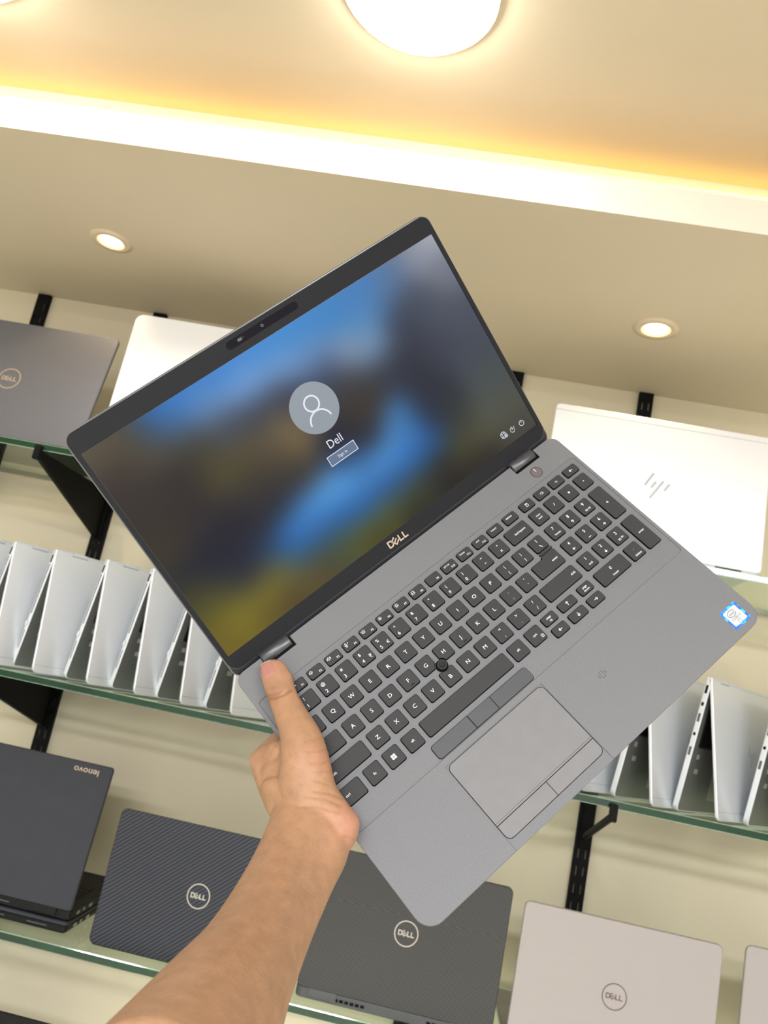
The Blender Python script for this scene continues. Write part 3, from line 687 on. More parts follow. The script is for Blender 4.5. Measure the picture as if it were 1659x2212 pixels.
fi = {1: spk(-3.9, 1.2, 0) + xx(-1.9, 1.2), 2: spk(-3.9, 1.4, 1), 3: spk(-3.9, 1.4, 2), 4: [('s', rrect(-3.9, 2.0, 1.1, 2.2, .5, 3), .28, True), ('s', arc(-3.9, 1.6, 1.3, 190, 350, 8), .28), ('s', [(-3.9, .3), (-3.9, -.4)], .28), ('s', [(-4.7, -.5), (-3.1, -.5)], .28)] + xx(-1.7, 2.4, .45),
      5: [('s', rrect(-3.9, .6, 2.6, 1.0, .4, 2), .28, True)] + [('s', [(-3.9 + a * 1.1, 1.7 + (1 - abs(a)) * .4), (-3.9 + a * 1.5, 2.4 + (1 - abs(a)) * .5)], .28) for a in (-1.3, -.6, 0, .6, 1.3)],
      6: sun(-3.9, 1.4, .6), 7: sun(-3.9, 1.4, .9), 8: [('s', rrect(-3.9, .5, 3, 1.2, .2, 2), .28, True), ('s', [(-4.9, 1.3), (-4.9, 2.7), (-2.6, 2.7), (-2.6, 1.3)], .28)], 9: []}
for k in range(1, 13):
    x0 = 1.6 + 18.28 * (k - 2)
    it = list(fi.get(k, []))
    if k in (10, 11, 12): it.append(('t', {10: 'prt sc', 11: 'home', 12: 'end'}[k], -1.6, 1.9, 1.75)); it.append(('t', 'F%d' % k, 2.9, -2.1, 1.75))
    else: it.append(('t', 'F%d' % k, 3.4, -2.0, 1.8))
    key(x0, x0 + 14.8, *F, it)
key(202.4, 217.2, *F, [('t', 'insert', -.6, 1.3, 1.9)])
key(221.0, 236.0, *F, [('t', 'delete', -.8, 1.5, 1.9)])
key(241.6, 256.5, *F, [('s', rrect(0, 0, 2.2, 3.0, .2, 2), .35, True), ('s', [(-.6, .8), (.6, .8)], .5)])
key(260.2, 275.4, *F, [('t', 'CE', 0, 0, 2.1)])
key(278.7, 294.4, *F, [('t', '+', -.9, .3, 1.9), ('t', '-', 1.0, -.5, 1.9), ('s', [(-.5, -1.1), (.7, 1.2)], .28)])
key(297.4, 313.2, *F, arrow(-1, 0))
key(-35.5, -20.6, *N_, sym('~', '`'))
for i, (a, b) in enumerate((('!', '1'), ('@', '2'), ('#', '3'), ('$', '4'), ('%', '5'), ('^', '6'), ('&', '7'), ('*', '8'), ('(', '9'), (')', '0'), ('_', '-'), ('+', '='))):
    c0 = -9.53 + 19.05 * i; it = sym(a, b)
    if b == '_' or b == '-': it = [('s', [(-1, 3.0), (1, 3.0)], .5), ('s', [(-.8, -3.0), (.8, -3.0)], .5)]
    elif b == '=': it = [('t', '+', 0, 3.1, 2.3), ('s', [(-1, -2.6), (1, -2.6)], .45), ('s', [(-1, -3.8), (1, -3.8)], .45)]
    if b == '5': it.append(('t', '\u20ac', 4.0, -3.0, 2.6))
    if b == '4': it += [('s', [(3, -1.6), (5.4, -1.6)], .32), ('s', [(3, -2.6), (5.4, -2.6)], .32), ('s', [(3.2, -3.5), (4.2, -3.5), (4.7, -2.9), (4.7, -2.2), (4.2, -1.6)], .32), ('s', [(3.6, -3.5), (4.9, -5.0)], .32)]
    key(c0 - 7.5, c0 + 7.5, *N_, it)
key(211.3, 236.0, *N_, [('t', 'backspace', 2.0, .4, 2.1)])
key(-35.6, -11.7, *Q, [('t', 'tab', -6, 0, 2.1)])
for i, ch in enumerate('QWERTYUIOP'): key(19.05 * i - 7.5, 19.05 * i + 7.5, *Q, [C_(ch, 3.3, -.3, 0)])
key(183.0, 198.0, *Q, [('t', '{', 0, 3.1, 2.3), ('t', '[', 0, -3.2, 2.3)])
key(202.05, 217.05, *Q, [('t', '}', 0, 3.1, 2.3), ('t', ']', 0, -3.2, 2.3)])
key(221.1, 236.1, -7.6, 6.7, [('s', [(.3, 4.6), (.3, 1.7)], .45), ('s', [(-.5, -1.6), (1.3, -4.6)], .45)])
key(221.4, 236.1, 7.2, 10.0)
ep = [(-14.75, -7.5), (14.75, -7.5), (14.75, 9.1), (-0.9, 9.1), (-0.9, 7.5), (-14.75, 7.5)]
def roundp(poly, rs):
    out = []
    for i, p in enumerate(poly):
        a = Vector(poly[i - 1]) - Vector(p); b = Vector(poly[(i + 1) % len(poly)]) - Vector(p); r_ = rs[i]
        if r_ <= 0: out.append(p); continue
        a.normalize(); b.normalize(); c = Vector(p) + (a + b) * r_
        for k in range(4):
            th = k / 3 * math.pi / 2; out.append(tuple(c - b * r_ * math.cos(th) - a * r_ * math.sin(th)))
    return out
ep = roundp(ep, [1.8, 1.8, 1.2, 1.1, 0, 1.8])
key(206.5, 236.0, *A_, [('t', 'enter', 8.0, .6, 2.1)], poly=ep)
key(-35.6, -6.7, *A_, [('t', 'caps lock', -7.2, -3.3, 2.0)])
for i, ch in enumerate('ASDFGHJKL'):
    c0 = 4.76 + 19.05 * i; it = [C_(ch, 3.3, -.3, 0)]
    if ch in 'FJ': FJ = True
    else: FJ = False
    ko = key(c0 - 7.5, c0 + 7.5, *A_, it, bite=ch in 'GH')
    if FJ: bm = bmesh.new(); slab(bm, rrect(0.6, -5.0, 3.6, .5, .2, 2), 1.05, 1.3, T); link('tactile_bar', mesh_from(bm), M['black_and_keyshade'], ko)
key(168.7, 183.7, *A_, [('t', ':', 0, 3.0, 2.3), ('t', ';', 0, -3.3, 2.3)])
key(187.7, 202.7, *A_, [('t', '"', 0, 3.0, 2.5), ('t', "'", 0, -2.6, 2.5)])
key(-35.6, 2.6, *Z_, [('t', 'shift', -13.3, -.4, 2.1)])
for i, ch in enumerate('ZXCVBNM'):
    c0 = 14.29 + 19.05 * i; key(c0 - 7.5, c0 + 7.5, *Z_, [C_(ch, 3.3, -.3, 0)], bite=ch == 'B')
for i, (a, b) in enumerate((('<', ','), ('>', '.'), ('?', '/'))):
    c0 = 147.64 + 19.05 * i; key(c0 - 7.5, c0 + 7.5, *Z_, [('t', a, 0, 3.4, 2.8), ('t', b, 0, -3.0, 2.9)])
key(197.1, 236.2, *Z_, [('t', 'shift', 14.3, .1, 2.1)])
key(-36.0, -16.6, *B_, [('t', 'ctrl', -4.8, .3, 2.1)])
key(-12.5, 2.6, *B_, [('t', 'fn', -.3, -.2, 2.1)])
key(6.5, 21.6, *B_, [('p', rrect(a * 1.05 - .2, b * 1.05, 1.72, 1.72, 0), ) for a in (-1, 1) for b in (-1, 1)])
key(25.7, 40.9, *B_, [('t', 'alt', -.2, 0, 2.1)])
key(44.8, 136.0, *B_)
key(139.4, 154.7, *B_, [('t', 'alt', 0, .2, 2.1)])
key(158.9, 174.3, *B_, [('t', 'ctrl', -.4, .5, 2.1), ('s', rrect(4.6, -3.6, 2.2, 2.6, .2, 2), .25, True), ('s', [(4.0, -3.2), (5.2, -3.2)], .22), ('s', [(4.0, -3.9), (5.2, -3.9)], .22)])
key(178.5, 193.4, 51.0, 60.4, [('t', 'page', 0, 1.4, 1.9), ('t', 'up', 0, -1.6, 1.9)])
key(197.8, 216.3, 51.2, 60.3, arrow(0, 1)); key(221.2, 236.1, 51.0, 60.4, [('t', 'page', 0, 1.4, 1.9), ('t', 'down', 0, -1.6, 1.9)])
key(178.7, 194.1, 63.5, 73.1, arrow(-1, 0)); key(197.9, 216.2, 63.6, 73.1, arrow(0, -1)); key(219.8, 236.1, 63.6, 73.2, arrow(1, 0))
nc = [249.1 + 18.85 * k for k in range(4)]
np_ = [('7', 'home'), ('8', 'U'), ('9', 'pg up'), ('4', 'L'), ('5', '_'), ('6', 'R'), ('1', 'end'), ('2', 'D'), ('3', 'pg dn')]
for i, (a, b) in enumerate(np_):
    it = [('t', a, -.1, 3.0, 3.1)]
    it += {'U': arrow(0, 1, 0, -3.4, 1.3), 'L': arrow(-1, 0, 0, -3.6, 1.3), 'R': arrow(1, 0, 0, -3.6, 1.3), 'D': arrow(0, -1, 0, -3.4, 1.3), '_': [('s', [(-1.4, -4.4), (1.4, -4.4)], .5)]}.get(b, [('t', b, .3, -3.1, 2.0)])
    c0 = nc[i % 3]; rw = (Q, A_, Z_)[i // 3]; key(c0 - 7.4, c0 + 7.4, *rw, it)
key(nc[0] - 7.4, nc[0] + 7.4, *N_, [('t', 'num', 0, 1.6, 1.9), ('t', 'lock', 0, -1.6, 1.9)])
key(nc[1] - 7.4, nc[1] + 7.4, *N_, [('s', [(-.5, -1.3), (.5, 1.3)], .45)])
key(nc[2] - 7.4, nc[2] + 7.4, *N_, [('s', [(-1.2 * math.cos(a), -1.2 * math.sin(a)), (1.2 * math.cos(a), 1.2 * math.sin(a))], .4) for a in (math.pi / 2, math.pi / 6, -math.pi / 6)])
key(298.1, 312.9, *N_, [('s', [(-.8, 0), (.8, 0)], .5)])
key(297.7, 312.9, -7.6, 27.0, [('s', [(-1.2, 0), (1.2, 0)], .45), ('s', [(0, -1.2), (0, 1.2)], .45)])
key(297.6, 312.9, 31.7, 66.9, [('t', 'enter', .3, .3, 2.1)])
key(241.6, 275.6, *B_, [('t', '0', 0, 2.6, 2.7), ('t', 'insert', .2, -3.6, 2.0)])
key(278.8, 294.1, *B_, [('t', '.', .3, 3.0, 3.0), ('t', 'delete', .5, -3.8, 2.0)])

# ---- small things on the deck
bm = bmesh.new(); slab(bm, disc(281, 55.1, 5.6, 36), 0.0, 0.03, T); slab(bm, disc(281, 55.1, 5.3, 36), 0.0, 0.25, T, 0.15); pw = link('power_button', mesh_from(bm), mat('power_button_plastic', (112, 108, 112), 0.4, metal=0.4), lap)
bm = bmesh.new(); stroke(bm, [(281, 59.6), (281, 55.4)], 0.75, 0.2, 0.28, T); link('power_mark', mesh_from(bm), mat('lilac_power_mark', (200, 176, 226), 0.4, emit=(190, 170, 225), es=0.25), pw)
bm = bmesh.new(); stroke(bm, disc(281, 55.1, 5.5, 40), 0.35, 0.0, 0.05, T, closed=True); link('button_gap', mesh_from(bm), M['black_and_keyshade'], pw)
bm = bmesh.new()
stroke(bm, rrect(184, -117, 3.2, 5.4, 0.6, 3), 0.3, 0.0, 0.03, T, closed=True)
for s_ in (-1, 1):
    for rr_ in (2.6, 3.5): stroke(bm, [(184 + s_ * (rr_ + 0.6 - 0.9 * (t_ / 1.6) ** 2), -117 + t_) for t_ in ((-1.0, -.5, 0, .5, 1.0) if rr_ < 3 else (-1.6, -.8, 0, .8, 1.6))], 0.28, 0.0, 0.03, T)
link('contactless_mark', mesh_from(bm), mat('etched_dark_grey_mark', (52, 52, 54), 0.5), lap)
def sticker_mat():
    m = mat('blue_foil_sticker_border', (40, 120, 240), 0.25, metal=0.3); nt = m.node_tree; N = nt.nodes; L = nt.links; b = N['Principled BSDF']
    n = N.new('ShaderNodeTexNoise'); n.inputs['Scale'].default_value = 160; cr = N.new('ShaderNodeValToRGB')
    cr.color_ramp.elements[0].position = 0.35; cr.color_ramp.elements[0].color = s2l((50, 80, 240)) + (1,)
    cr.color_ramp.elements[1].position = 0.62; cr.color_ramp.elements[1].color = s2l((70, 225, 250)) + (1,)
    e = cr.color_ramp.elements.new(0.5); e.color = s2l((60, 150, 245)) + (1,)
    L.new(N['Texture Coordinate'].outputs['Object'], n.inputs['Vector']); L.new(n.outputs['Fac'], cr.inputs[0]); L.new(cr.outputs[0], b.inputs['Base Color']); return m
bm = bmesh.new(); slab(bm, rrect(303.4, -152.8, 18.4, 18.5, 1.4, 3), 0.0, 0.06, T); stk = link('processor_sticker', mesh_from(bm), sticker_mat(), lap, label='square blue foil sticker with white centre')
bm = bmesh.new(); slab(bm, rrect(303.3, -152.8, 14.4, 14.3, 1.2, 3), 0.06, 0.09, T); link('sticker_centre', mesh_from(bm), mat('white_sticker_face', (196, 196, 200), 0.4), stk)
bm = bmesh.new()
stroke(bm, arc(302.6, -149.9, 4.3, 20, 350, 24, ry=2.7), 0.4, 0.09, 0.1, T)
text(bm, 'intel', 302.6, -149.8, 2.3, T, 0.1); text(bm, 'CORE i7', 303.2, -154.4, 1.9, T, 0.1); text(bm, 'vPro', 303.4, -156.9, 1.4, T, 0.1); text(bm, '8th Gen', 303.4, -158.9, 0.9, T, 0.1)
link('sticker_lettering', mesh_from(bm), mat('slate_print', (54, 76, 120), 0.5), stk)
for x0, y0, w2, h2 in ((137.6, 50, 250, 8), (137.6, -140, 250, 8)):
    bm = bmesh.new(); slab(bm, rrect(x0, y0, w2, h2, 3, 3), -19.0, -17.4, T); link('rubber_foot', mesh_from(bm), M['black'], lap)

# ---- lid
LC, LS = 0.75484, 0.65591       # lid opened to 139 degrees
def TLid(p): return Vector(((p[0] + CX) * .001, (72.80 + p[1] * LC - p[2] * LS) * .001, (-7.0 + p[1] * LS + p[2] * LC) * .001))
# back shell
bm = bmesh.new(); so = rrect(0, 121.4, 364.4, 239.2, 0, 7, rr=(9, 11, 11, 9))
ring_stack(bm, [(inset(so, 4), -7.2), (inset(so, 1.2), -6.2), (so, -4.2), (so, -0.9), (inset(so, 0.5), -0.5)], TLid); link('lid_shell', mesh_from(bm), M['lidrim'], lap)
# dark bottom lip
bm = bmesh.new(); lip = rrect(0, 9.6, 363.0, 13.0, 0, 6, rr=(7, 1, 1, 7)); slab(bm, lip, -5.4, -0.05, TLid, 0.8); link('lid_lip', mesh_from(bm), M['darkplastic'], lap)
# bezel with window
bo = rrect(0, 124.0, 362.4, 230.8, 0, 7, rr=(10, 8, 8, 10)); bi = list(reversed(rrect(0, 122.45, 354.2, 199.5, 0.4, 2)))
bm = bmesh.new(); holed(bm, [bo, bi], -0.5, 0.45, TLid, c=0.3); link('screen_bezel', mesh_from(bm), M['bezel'], lap)
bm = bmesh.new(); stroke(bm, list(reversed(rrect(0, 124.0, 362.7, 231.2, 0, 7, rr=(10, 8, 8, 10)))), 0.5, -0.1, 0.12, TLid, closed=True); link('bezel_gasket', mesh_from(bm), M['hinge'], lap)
# camera bar
bm = bmesh.new(); slab(bm, rrect(-0.2, 232.1, 71.5, 6.9, 3.4, 7), 0.3, 0.5, TLid, 0.05); cb = link('camera_bar', mesh_from(bm), M['camera_glass'], lap)
bm = bmesh.new(); stroke(bm, disc(-0.7, 232.3, 0.95, 20), 0.7, 0.5, 0.53, TLid, closed=True); link('camera_lens_ring', mesh_from(bm), M['hinge'], cb)
bm = bmesh.new(); slab(bm, rrect(-22.0, 232.2, 6.4, 2.4, 1.2, 5), 0.5, 0.53, TLid); link('shutter_slot', mesh_from(bm), mat('shutter_window', (74, 74, 82), 0.4), cb)
bm = bmesh.new(); slab(bm, disc(-19.6, 232.3, 1.5, 16), 0.5, 1.3, TLid, 0.4); link('shutter_knob', mesh_from(bm), M['blackplastic'], cb)
# maker's word
bm = bmesh.new(); dell(bm, 0.2, 15.6, 6.7, TLid, 0.45, 0.62, 0.2); link('logo', mesh_from(bm), M['champagne'], lap, label='champagne-coloured metal lettering')
# ---- lit screen; pale top right corner is reflected light put into its colours
SCR= [(174.0,219.4,(172,176,188)),(154.0,209.6,(140,146,160)),(171.6,190.9,(118,122,135)),(134.3,183.8,(80,86,102)),(157.2,152.2,(80,84,98)),(123.7,207.9,(95,120,155)),(105.0,195.6,(82,118,160)),(101.4,213.5,(74,128,188)),(85.3,193.2,(84,140,195)),(78.9,210.3,(70,130,190)),(50.7,213.0,(68,136,200)),(16.3,219.5,(70,140,208)),(-12.5,218.8,(68,140,212)),(-49.1,219.0,(62,132,210)),(-86.7,216.1,(60,128,208)),(-110.2,213.6,(55,122,200)),(-121.3,209.9,(58,85,120)),(77.7,170.2,(118,148,180)),(49.1,173.4,(125,148,178)),(22.0,185.0,(110,150,200)),(-9.7,195.2,(118,160,212)),(-42.6,201.9,(120,162,215)),(-78.5,202.3,(108,145,190)),(-105.3,201.8,(80,105,140)),(105.4,172.5,(60,66,82)),(83.8,148.0,(56,60,74)),(122.0,181.5,(66,72,88)),(98.4,129.8,(50,52,64)),(133.2,132.8,(66,70,84)),(151.1,117.4,(72,78,90)),(153.7,86.5,(76,82,84)),(106.5,100.8,(50,53,62)),(110.9,73.5,(58,62,60)),(143.9,62.7,(84,88,80)),(155.9,45.0,(84,84,74)),(124.0,50.1,(84,84,66)),(101.0,49.9,(74,72,52)),(157.2,28.8,(72,70,62)),(76.0,46.3,(52,50,40)),(114.1,26.1,(48,44,40)),(87.3,88.5,(44,52,74)),(-143.1,209.0,(84,76,62)),(-158.4,216.8,(90,82,68)),(-171.9,215.1,(92,84,70)),(-165.9,194.0,(64,56,52)),(-125.5,197.5,(82,76,64)),(-101.4,181.8,(70,66,56)),(-96.5,156.3,(80,74,50)),(-81.8,151.0,(84,76,52)),(-122.1,164.5,(56,50,48)),(-57.2,153.0,(92,82,64)),(-34.3,151.9,(118,102,74)),(-30.7,135.8,(118,102,74)),(-50.6,134.9,(78,70,56)),(-76.5,124.6,(60,56,52)),(-40.4,114.2,(58,54,52)),(-76.5,179.0,(74,80,92)),(-44.4,171.9,(66,70,84)),(-166.1,163.5,(60,54,52)),(-165.4,127.0,(62,56,46)),(-165.7,145.4,(58,52,46)),(-132.0,130.7,(54,48,50)),(-117.0,106.2,(40,40,50)),(-147.2,95.3,(36,38,52)),(-128.0,76.5,(38,40,58)),(-164.7,89.5,(44,46,52)),(-96.0,96.0,(46,44,50)),(-72.2,103.0,(46,48,60)),(24.7,174.3,(60,66,86)),(-13.7,175.2,(62,64,78)),(41.7,154.8,(62,62,66)),(35.7,130.6,(62,56,50)),(29.6,106.1,(46,46,54)),(3.2,89.8,(58,100,158)),(0.2,115.6,(40,42,58)),(58.8,94.5,(66,118,172)),(66.7,82.1,(60,122,190)),(46.8,92.5,(78,142,205)),(73.6,67.8,(40,84,140)),(51.6,67.4,(48,108,180)),(29.3,82.1,(78,148,215)),(-1.3,83.1,(86,158,222)),(-25.4,85.0,(88,156,220)),(-47.9,81.3,(76,144,212)),(-70.1,77.6,(60,128,200)),(-88.6,71.7,(44,104,178)),(29.0,57.8,(44,90,150)),(-1.8,59.1,(44,98,165)),(-31.8,60.4,(42,96,165)),(-55.6,62.5,(44,96,162)),(-77.8,59.0,(46,92,145)),(-98.3,78.6,(40,56,84)),(55.7,44.8,(52,56,52)),(35.6,43.4,(72,76,48)),(5.8,39.0,(86,88,46)),(-23.4,34.6,(92,92,44)),(-43.0,43.8,(74,84,62)),(-63.3,43.6,(70,82,62)),(-96.4,53.1,(98,96,56)),(-107.2,51.4,(118,108,52)),(-87.7,36.9,(100,86,52)),(-128.6,48.0,(130,118,44)),(-151.9,41.5,(132,120,40)),(-157.5,60.3,(110,102,40)),(-165.2,75.7,(84,82,44)),(-175.3,74.0,(74,72,40)),(-168.8,30.3,(112,98,38)),(-131.1,30.3,(100,88,40)),(-70.0,33.7,(84,72,48)),(-15.0,23.6,(64,60,36)),(27.9,23.6,(46,44,36)),(74.6,27.0,(42,38,36)),(-105.3,25.4,(80,68,42)),(-148.9,72.9,(60,62,56)),(-126.1,65.5,(56,60,60))]
def scr_color(u, w_):
    sr = sg = sb = sw = 0.0
    for a, b, c in SCR:
        d2 = (u - a) ** 2 + (w_ - b) ** 2
        k = math.exp(-d2 / 105.0) + 1e-4 / (d2 + 60) + 1e-9
        sr += c[0] * k; sg += c[1] * k; sb += c[2] * k; sw += k
    return (sr / sw, sg / sw, sb / sw)
SCR_GAIN = 0.93
def screen():
    bm = bmesh.new(); nx, ny = 150, 86; x0, x1, y0, y1 = -176.9, 176.9, 22.9, 222.0
    gr = [[bm.verts.new(TLid((x0 + (x1 - x0) * i / nx, y0 + (y1 - y0) * j / ny, -0.2))) for i in range(nx + 1)] for j in range(ny + 1)]
    cols = [scr_color(x0 + (x1 - x0) * i / nx, y0 + (y1 - y0) * j / ny) for j in range(ny + 1) for i in range(nx + 1)]
    W_ = nx + 1; H_ = ny + 1
    for _ in range(6):
        cols = [tuple((cols[j * W_ + max(i - 2, 0)][q] + cols[j * W_ + i][q] + cols[j * W_ + min(i + 2, nx)][q]) / 3 for q in range(3)) for j in range(H_) for i in range(W_)]
        cols = [tuple((cols[max(j - 2, 0) * W_ + i][q] + cols[j * W_ + i][q] + cols[min(j + 2, ny) * W_ + i][q]) / 3 for q in range(3)) for j in range(H_) for i in range(W_)]
    for j in range(ny):
        for i in range(nx): bm.faces.new((gr[j][i], gr[j][i + 1], gr[j + 1][i + 1], gr[j + 1][i]))
    me = bpy.data.meshes.new('screen'); bm.to_mesh(me); bm.free()
    at_ = me.color_attributes.new('picture_and_haze', 'FLOAT_COLOR', 'POINT')
    for k, c in enumerate(cols): at_.data[k].color = s2l(c) + (1,)
    m = mat('lit_display', (4, 4, 5), 0.33, spec=0.08); nt = m.node_tree; b = nt.nodes['Principled BSDF']
    an = nt.nodes.new('ShaderNodeAttribute'); an.attribute_name = 'picture_and_haze'
    nt.links.new(an.outputs['Color'], b.inputs['Emission Color']); b.inputs['Emission Strength'].default_value = SCR_GAIN
    return link('screen', me, m, lap, smooth=True)
scr = screen()
M['ui'] = mat('screen_white', (20, 20, 20), 0.4, emit=(226, 230, 242), es=0.95)
M['uigrey'] = mat('screen_grey_disc', (8, 8, 8), 0.4, emit=(142, 152, 162), es=0.9)
M['uibox'] = mat('screen_blue_grey_box', (8, 8, 8), 0.4, emit=(88, 110, 142), es=0.9)
bm = bmesh.new(); slab(bm, disc(-0.1, 152.5, 22.2, 64), -0.19, -0.15, TLid); link('user_disc', mesh_from(bm), M['uigrey'], scr)
bm = bmesh.new(); stroke(bm, disc(-0.3, 156.9, 6.7, 40), 1.5, -0.14, -0.1, TLid, closed=True); stroke(bm, arc(-0.5, 139.6, 10.2, 4, 176, 28), 1.5, -0.14, -0.1, TLid); link('user_icon', mesh_from(bm), M['ui'], scr)
bm = bmesh.new(); text(bm, 'Dell', -0.5, 119.9, 7.4, TLid, -0.12, width=14.6); link('user_name', mesh_from(bm), M['ui'], scr)
bm = bmesh.new(); slab(bm, rrect(-0.4, 106.9, 28.6, 8.9, 0), -0.19, -0.15, TLid); link('sign_in_box', mesh_from(bm), M['uibox'], scr)
bm = bmesh.new(); stroke(bm, rrect(-0.4, 106.9, 28.4, 8.7, 0), 0.6, -0.14, -0.11, TLid, closed=True); text(bm, 'Sign in', -0.4, 107.0, 2.7, TLid, -0.12); link('sign_in_text', mesh_from(bm), M['ui'], scr)
bm = bmesh.new(); stroke(bm, arc(163.9, 33.0, 2.5, 112, 428, 28), 0.55, -0.14, -0.1, TLid); stroke(bm, [(163.9, 36.3), (163.9, 33.2)], 0.6, -0.14, -0.1, TLid); link('power_icon', mesh_from(bm), M['ui'], scr)
bm = bmesh.new()
for a0, a1 in ((118, 150), (164, 194), (206, 320), (334, 362)): stroke(bm, arc(152.2, 33.0, 2.4, a0, a1, 8), 0.6, -0.14, -0.1, TLid)
stroke(bm, [(152.2, 36.4), (152.2, 33.4), (155.6, 34.8)], 0.6, -0.14, -0.1, TLid); link('access_icon', mesh_from(bm), M['ui'], scr)
bm = bmesh.new(); gx, gy = 141.4, 33.9
stroke(bm, disc(gx, gy, 3.1, 28), 0.45, -0.14, -0.1, TLid, closed=True); stroke(bm, [(gx + 1.3 * math.cos(a), gy + 3.1 * math.sin(a)) for a in [math.pi / 12 * i for i in range(24)]], 0.4, -0.14, -0.1, TLid, closed=True)
for yy in (-1.3, 1.3): stroke(bm, [(gx - 2.7, gy + yy), (gx + 2.7, gy + yy)], 0.4, -0.14, -0.1, TLid)
stroke(bm, disc(gx + 2.4, gy - 2.0, 1.5, 16), 0.4, -0.13, -0.09, TLid, closed=True); stroke(bm, [(gx + 1.4, gy - 1.1), (gx + 3.4, gy - 3.0)], 0.4, -0.13, -0.09, TLid); link('network_icon', mesh_from(bm), M['ui'], scr)

# ================================================================ the hand and forearm (same millimetre frame as the held laptop)
ARM = [((-84.0, -35.4, 14), (-57.6, -94.5, 14), 24), ((-104.9, -52.9, 34), (-80.7, -108.5, 34), 22), ((-129.9, -71.5, 66), (-106.4, -126.7, 66), 25), ((-152.9, -87.2, 104), (-127.9, -145.7, 104), 30), ((-173.4, -98.0, 145), (-141.9, -163.0, 145), 34), ((-190.6, -110.6, 195), (-154.7, -179.4, 195), 38), ((-201.6, -123.6, 250), (-163.4, -193.4, 250), 41)]
WRIST = [((-81.0, -15.1, 4), (-44.3, -60.0, 4), 22), ((-82.6, -27.5, 8), (-44.4, -76.5, 8), 23)]
THUMB = [((-26.4, 63.2, 7.5), (-7.4, 53.6, 7.5), 7.0), ((-29.9, 55.0, 9.0), (-8.6, 42.0, 9.0), 8.6), ((-34.0, 42.7, 10.5), (-13.2, 30.7, 10.5), 9.6), ((-37.8, 29.8, 11.5), (-15.7, 17.2, 11.5), 10.3), ((-41.5, 17.9, 13), (-16.9, 4.6, 13), 12), ((-45.6, 6.5, 15), (-18.4, -9.9, 15), 14), ((-51.9, -4.0, 17), (-22.5, -23.8, 17), 16), ((-59.5, -13.4, 17), (-28.4, -37.4, 17), 17.0), ((-68.5, -23.2, 16), (-34.0, -50.5, 16), 17), ((-76.1, -37.9, 15), (-35.1, -66.0, 15), 18), ((-79.2, -52.1, 14), (-35.8, -80.1, 14), 18), ((-81.8, -64.3, 14), (-45.0, -89.0, 14), 17), ((-84.1, -76.3, 15), (-58.3, -93.0, 15), 13)]
def dome_rings(c, e, d_, t_, k=5):
    """extra rings closing an end along t_"""
    out = []
    for i in range(1, k):
        a = math.pi / 2 * i / k; out.append((c + t_ * math.sin(a), e * math.cos(a), d_ * math.cos(a)))
    return out
def tube(bm, rings, n=28):
    rs = [[bm.verts.new(c + e * math.cos(2 * math.pi * i / n) + d_ * math.sin(2 * math.pi * i / n)) for i in range(n)] for c, e, d_ in rings]
    for a, b in zip(rs[:-1], rs[1:]):
        for i in range(n): bm.faces.new((a[i], a[(i + 1) % n], b[(i + 1) % n], b[i]))
    bm.faces.new(rs[0]); bm.faces.new(list(reversed(rs[-1])))
def limb(bm, data, cap0=0.8, cap1=0.8):
    C_l = [(Vector(a) + Vector(b)) / 2 for a, b, _ in data]; rings = []
    for i, (a, b, dd) in enumerate(data):
        t_ = (C_l[min(i + 1, len(data) - 1)] - C_l[max(i - 1, 0)]).normalized(); e = (Vector(a) - Vector(b)) / 2
        d_ = e.cross(t_).normalized()
        if d_.z < 0: d_ = -d_
        rings.append((C_l[i], e, d_ * dd, t_))
    first = rings[0]; last = rings[-1]
    out = list(reversed(dome_rings(first[0], first[1], first[2], -first[3] * data[0][2] * cap0)))
    # smooth the station list with Catmull-Rom
    m_ = len(rings)
    for i in range(m_ - 1):
        p0, p1, p2, p3 = rings[max(i - 1, 0)], rings[i], rings[i + 1], rings[min(i + 2, m_ - 1)]
        for s_ in range(5):
            u = s_ / 5
            def cr(k): return 0.5 * ((2 * p1[k]) + (p2[k] - p0[k]) * u + (2 * p0[k] - 5 * p1[k] + 4 * p2[k] - p3[k]) * u * u + (3 * p1[k] - p0[k] - 3 * p2[k] + p3[k]) * u ** 3)
            out.append((cr(0), cr(1), cr(2)))
    out.append(last[:3]); out += dome_rings(last[0], last[1], last[2], last[3] * data[-1][2] * cap1)
    tube(bm, out)
def bone(bm, pts):
    """rounded chain: pts = (x, y, z, r)"""
    P = [Vector(p[:3]) for p in pts]; R_ = [p[3] for p in pts]; out = []
    t0 = (P[1] - P[0]).normalized(); ref = Vector((0, 0, 1)) if abs(t0.z) < .8 else Vector((0, 1, 0))
    def fr(t_):
        e = t_.cross(ref).normalized(); return e, t_.cross(e).normalized()
    n = len(P); st = []
    for i in range(n):
        t_ = (P[min(i + 1, n - 1)] - P[max(i - 1, 0)]).normalized(); e, d_ = fr(t_); st.append((P[i], e * R_[i], d_ * R_[i], t_))
    out = list(reversed(dome_rings(st[0][0], st[0][1], st[0][2], -st[0][3] * R_[0])))
    for i in range(n - 1):
        p0, p1, p2, p3 = st[max(i - 1, 0)], st[i], st[i + 1], st[min(i + 2, n - 1)]
        for s_ in range(5):
            u = s_ / 5
            def cr(k): return 0.5 * ((2 * p1[k]) + (p2[k] - p0[k]) * u + (2 * p0[k] - 5 * p1[k] + 4 * p2[k] - p3[k]) * u * u + (3 * p1[k] - p0[k] - 3 * p2[k] + p3[k]) * u ** 3)
            out.append((cr(0), cr(1), cr(2)))
    out.append(st[-1][:3]); out += dome_rings(st[-1][0], st[-1][1], st[-1][2], st[-1][3] * R_[-1]); tube(bm, out, 20)
bm = bmesh.new()
limb(bm, WRIST + ARM, 0.7, 0.4)
limb(bm, THUMB, 1.05, 0.8)
